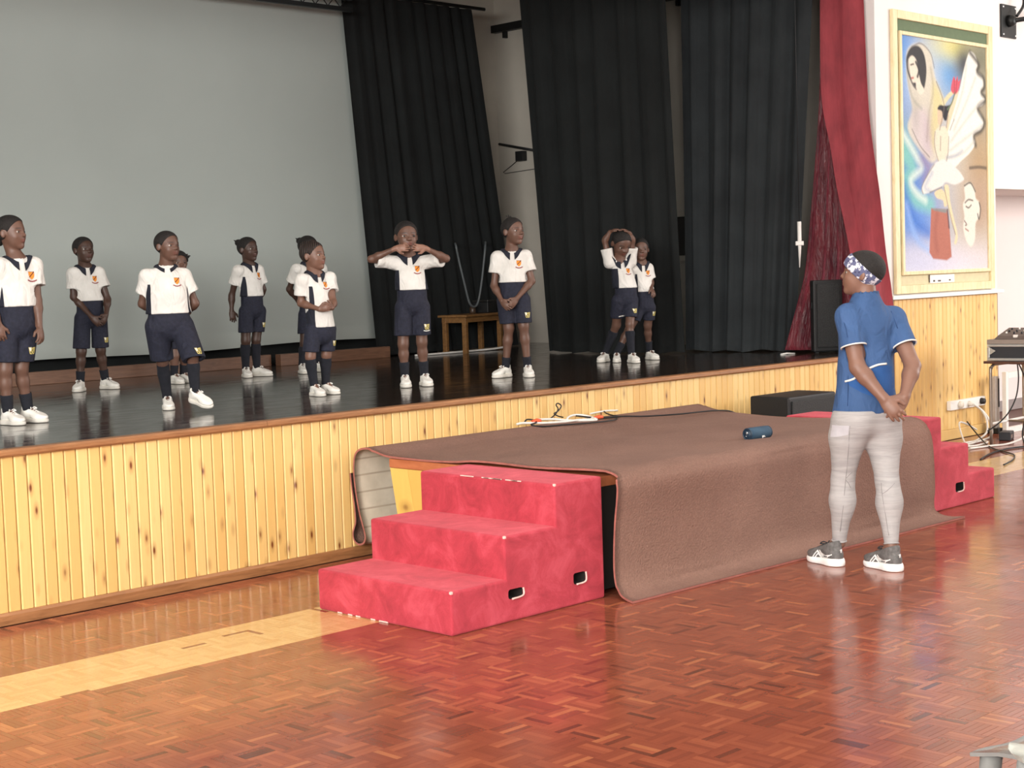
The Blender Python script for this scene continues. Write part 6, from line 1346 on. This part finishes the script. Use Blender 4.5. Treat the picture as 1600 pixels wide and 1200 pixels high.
        slv, subs = [], []
        for e in 'ab':
            sh, el, wr = arms[e]; ad = unit(el - sh); m0 = sh + ad * 0.165
            slv.append((inter(cone(sh, m0 + ad * 0.05, 0.062, 0.067), [(m0, ad)]), 0.03, 'add')); subs.append((cone(m0 + ad * 0.04, m0 - ad * 0.012, 0.060, 0.044), 0, 'sub'))
        sp_.append((cone(nk - up_ * 0.01, nk + up_ * 0.030, neck_r * 1.45, neck_r * 1.26), 0.03, 'add')); subs.append((cone(nk + up_ * 0.045, hp(0, -0.1, -0.15), neck_r * 1.12, neck_r * 1.3), 0, 'sub'))
        sh_ = sdf_obj('t_shirt', sp_ + slv + subs, M['tee'], root, 0.0065, [(hemc, -up_)], 2)
        for e in 'ab':
            sh, el, wr = arms[e]; ad = unit(el - sh); m0 = sh + ad * 0.163; a1 = unit(np.cross(ad, (0, 1, 0.2))); a2 = np.cross(ad, a1)
            tube('sleeve_edge', [tuple(m0 + (a1 * math.cos(t) + a2 * math.sin(t)) * 0.0645) for t in np.linspace(0, 2 * math.pi, 25)[:-1]], 0.0045, M['whitethread'], sh_, 6, 0, True)
        bs = bvh_of(sh_); bk = -f; rt = unit(np.cross(up_, A3((0.15, -1, 0)))); rt = A3((1, 0, 0)) if True else rt
        def curve_on(name, P2, r, mat):
            pts = []
            for (x, z) in P2:
                hit = bs.ray_cast(Vector((pl[0] + x, -0.6, z)), Vector((0, 1, 0)), 1.2)
                if hit[0] is not None: pts.append(tuple(A3(hit[0]) + A3((0, -0.003, 0))))
            return tube(name, pts, r, mat, sh_, 6, 4)
        curve_on('zip_edge', [(-0.10, 0.985), (-0.055, 1.00), (-0.01, 1.035), (0.03, 1.055), (0.07, 1.068), (0.11, 1.070), (0.15, 1.058), (0.17, 1.045)], 0.006, M['whitethread'])
        curve_on('yoke_seam', [(-0.15, 1.34), (-0.10, 1.29), (-0.085, 1.22), (-0.08, 1.12), (-0.085, 1.0), (-0.09, 0.86)], 0.0016, M['seam'])
        curve_on('side_seam', [(0.14, 1.34), (0.17, 1.25), (0.165, 1.12), (0.165, 1.0)], 0.0016, M['seam'])
        pk = decal('back_pocket', bs, A3((pl[0], 0, 0)), (1, 0, 0), up_, [[(-0.10, 0.978), (-0.05, 0.992), (-0.01, 1.027), (0.03, 1.047), (0.07, 1.06), (0.11, 1.062), (0.15, 1.05), (0.165, 1.035), (0.16, 0.95), (0.14, 0.90), (0.05, 0.90), (-0.02, 0.93)]], M['pocket'], sh_, 0.003, 0.6, 0.02)
        # leggings
        sp2 = [(ell(pl - f * 0.015, ba, (0.168, 0.122, 0.13)), 0, 'add')]
        for e, sg in (('a', 1), ('b', -1)):
            sp2.append((ell(J['hip_' + e] * 0.75 + pl * 0.25 - f * 0.035 + up_ * 0.005, ba, (0.095, 0.10, 0.12)), 0.05, 'add'))
        for e in 'ab':
            hip, kn, an, calf, r5 = legs[e]; dv = unit(an - kn); m0 = an + unit(kn - an) * 0.008
            thm = hip + (kn - hip) * 0.25
            sp2 += [(cone(hip, thm, 0.096, 0.094), 0.04, 'add'), (cone(thm, kn, 0.094, 0.057), 0.03, 'add'), (inter(cone(kn, calf, 0.057, 0.063), [(m0, dv)]), 0.03, 'add'), (ell(kn + (an - kn) * 0.30 - f * 0.016, (l, f, unit(kn - an)), (0.060, 0.056, 0.12)), 0.03, 'add'), (inter(cone(calf, an, 0.062, 0.035), [(m0, dv)]), 0.03, 'add')]
        def panel(P):
            v = np.zeros(len(P))
            return v
        lg = sdf_obj('leggings', sp2, M['leggings'], root, 0.007, [((0, 0, hem + 0.018), up_)], 2)
        bl = bvh_of(lg)
        def seam(P2, r=0.0017, name='seam'):
            pts = []
            for (x, z) in P2:
                hit = bl.ray_cast(Vector((x, -0.6, z)), Vector((0, 1, 0)), 1.2)
                if hit[0] is not None: pts.append(tuple(A3(hit[0]) + A3((0, 0.0005, 0))))
            if len(pts) > 2: tube(name, pts, r, M['seamgrey'], lg, 6, 3)
        def lp(e, t, off):
            hip, kn, an = legs[e][:3]; p = hip + (kn - hip) * t if t <= 1 else kn + (an - kn) * (t - 1); return (p[0] + off, p[2])
        seam([lp('a', t, o_) for t, o_ in ((0.0, 0.004), (0.2, 0.006), (0.4, 0.01), (0.6, 0.012), (0.8, 0.014), (1.0, 0.014), (1.2, 0.012), (1.4, 0.010), (1.6, 0.006), (1.8, 0.002))])
        seam([lp('b', t, o_) for t, o_ in ((1.0, -0.030), (1.15, -0.030), (1.3, -0.026), (1.5, -0.020), (1.7, -0.014), (1.82, -0.010))])
        seam([lp('b', t, o_) for t, o_ in ((1.17, -0.030), (1.12, -0.008), (1.06, 0.016), (1.0, 0.036))])
        seam([lp('a', t, o_) for t, o_ in ((0.96, 0.016), (0.90, 0.030), (0.86, 0.042))]); seam([lp('a', t, o_) for t, o_ in ((1.0, 0.016), (1.05, 0.030), (1.12, 0.042))])
        decal('side_pocket', bl, A3((0, 0, 0)), (1, 0, 0), up_, [[lp('a', 0.0, -0.10), lp('a', 0.0, 0.0), lp('a', 0.16, 0.0), lp('a', 0.20, -0.05), lp('a', 0.22, -0.10)]], M['lightpanel'], lg, 0.002, 0.6, 0.02)
        for e in 'ab':
            hip, kn, an, calf, r5 = legs[e]; m0 = an + unit(kn - an) * 0.013; dv = unit(kn - an); a1 = unit(np.cross(dv, (0, 1, 0))); a2 = np.cross(dv, a1)
            tube('cuff', [tuple(m0 + (a1 * math.cos(t) + a2 * math.sin(t)) * 0.0375) for t in np.linspace(0, 2 * math.pi, 25)[:-1]], 0.004, M['leggings'], lg, 6, 0, True)
    # ---- shoes
    mu, ms, ss, Ud = SHOE_A if adult else SHOE_K
    for e, sd in zip('ab', D['shoes']):
        kk = 1.0 if adult else s
        so = link('shoe', mu, None, root, (sd['x'], sd['y'], sd['lift']), (math.radians(sd['tip']), 0, math.radians(sd['h']))); so.scale = (kk, kk, kk)
        if sd['tip']: so.rotation_mode = 'ZXY'; so.rotation_euler = (math.radians(sd['tip']), 0, math.radians(sd['h']))
        link('sole', ms, None, so); link('laces', LACE_A if adult else LACE_K, None, so)
        if adult:
            bu = BVHTree.FromPolygons([tuple(v) for v in Ud[0]], [tuple(map(int, q_)) for q_ in Ud[1]])
            sg = 1
            for sgn in (-1, 1):
                rt = A3((0, 1, 0)) * (1 if sgn > 0 else -1)
                st_p = [[(-0.052, 0.030), (-0.018, 0.072), (0.01, 0.050), (0.04, 0.040)], [(-0.040, 0.028), (-0.012, 0.058), (0.006, 0.042)], [(-0.002, 0.074), (0.012, 0.058), (0.045, 0.052), (0.085, 0.060)], [(-0.018, 0.072), (0.0, 0.03)], [(0.010, 0.058), (0.02, 0.03), (0.06, 0.034)], [(0.042, 0.030), (0.06, 0.048), (0.094, 0.064)]]
                dx = 0 
                # keep the stripes running the same way on both sides of the shoe
                pp = [[(y * (1 if sgn > 0 else -1), z) for y, z in P_] for P_ in st_p]
                decal('stripe', bu, (0, 0, 0), tuple(rt), (0, 0, 1), strokes(pp, 0.0055), M['whitesole'], so, 0.0015, 0.3, 0.01)
            tube('heel_tab', [(0, 0.118, 0.085), (0, 0.128, 0.092), (0, 0.126, 0.075)], 0.004, M['whitesole'], so, 6)
    if adult:
        pass
    return root

q = NT('blue_tshirt_cloth', 0.8); q.color(q.ramp(q.noise(q.coords(), 5, 4), [(0.3, rgb(50, 80, 122)), (0.7, rgb(60, 92, 138))])); q.bump(q.noise(q.coords('Object', (1, 1, 0.6)), 9, 3, 0.5, 1.2), 0.55, 0.04); M['tee'] = q.m
M['seam'] = plain('dark_blue_seam', rgb(40, 70, 118), 0.8); M['pocket'] = cloth_mat('deep_blue_pocket_cloth', rgb(36, 78, 136), rgb(46, 92, 152), 8); M['lightpanel'] = plain('pale_pocket_cloth', rgb(190, 188, 192), 0.8); M['seamgrey'] = plain('grey_seam', rgb(134, 131, 130), 0.8)
q = NT('light_grey_leggings', 0.8); w = q.noise(q.coords('Object', (6, 6, 60)), 1.0, 4, 0.6, 0.5); q.color(q.ramp(w, [(0.3, rgb(156, 153, 152)), (0.62, rgb(176, 173, 171))])); q.bump(w, 0.3, 0.008); M['leggings'] = q.m
q = NT('blue_white_bandana', 0.8); vo = q.n('ShaderNodeTexVoronoi'); vo.inputs['Scale'].default_value = 42; q.l(q.coords('Object', (1, 1, 1.3)), vo.inputs['Vector'])
nz = q.noise(q.coords(), 34, 3); c = q.ramp(nz, [(0.50, rgb(92, 96, 128)), (0.56, rgb(226, 226, 232))]); c = q.mix(q.ramp(vo.outputs['Distance'], [(0.22, (1, 1, 1, 1)), (0.28, (0, 0, 0, 1))]), c, rgb(60, 62, 92)); q.color(c); M['bandana'] = q.m
for key, D in PEOPLE.items(): figure(key, D)
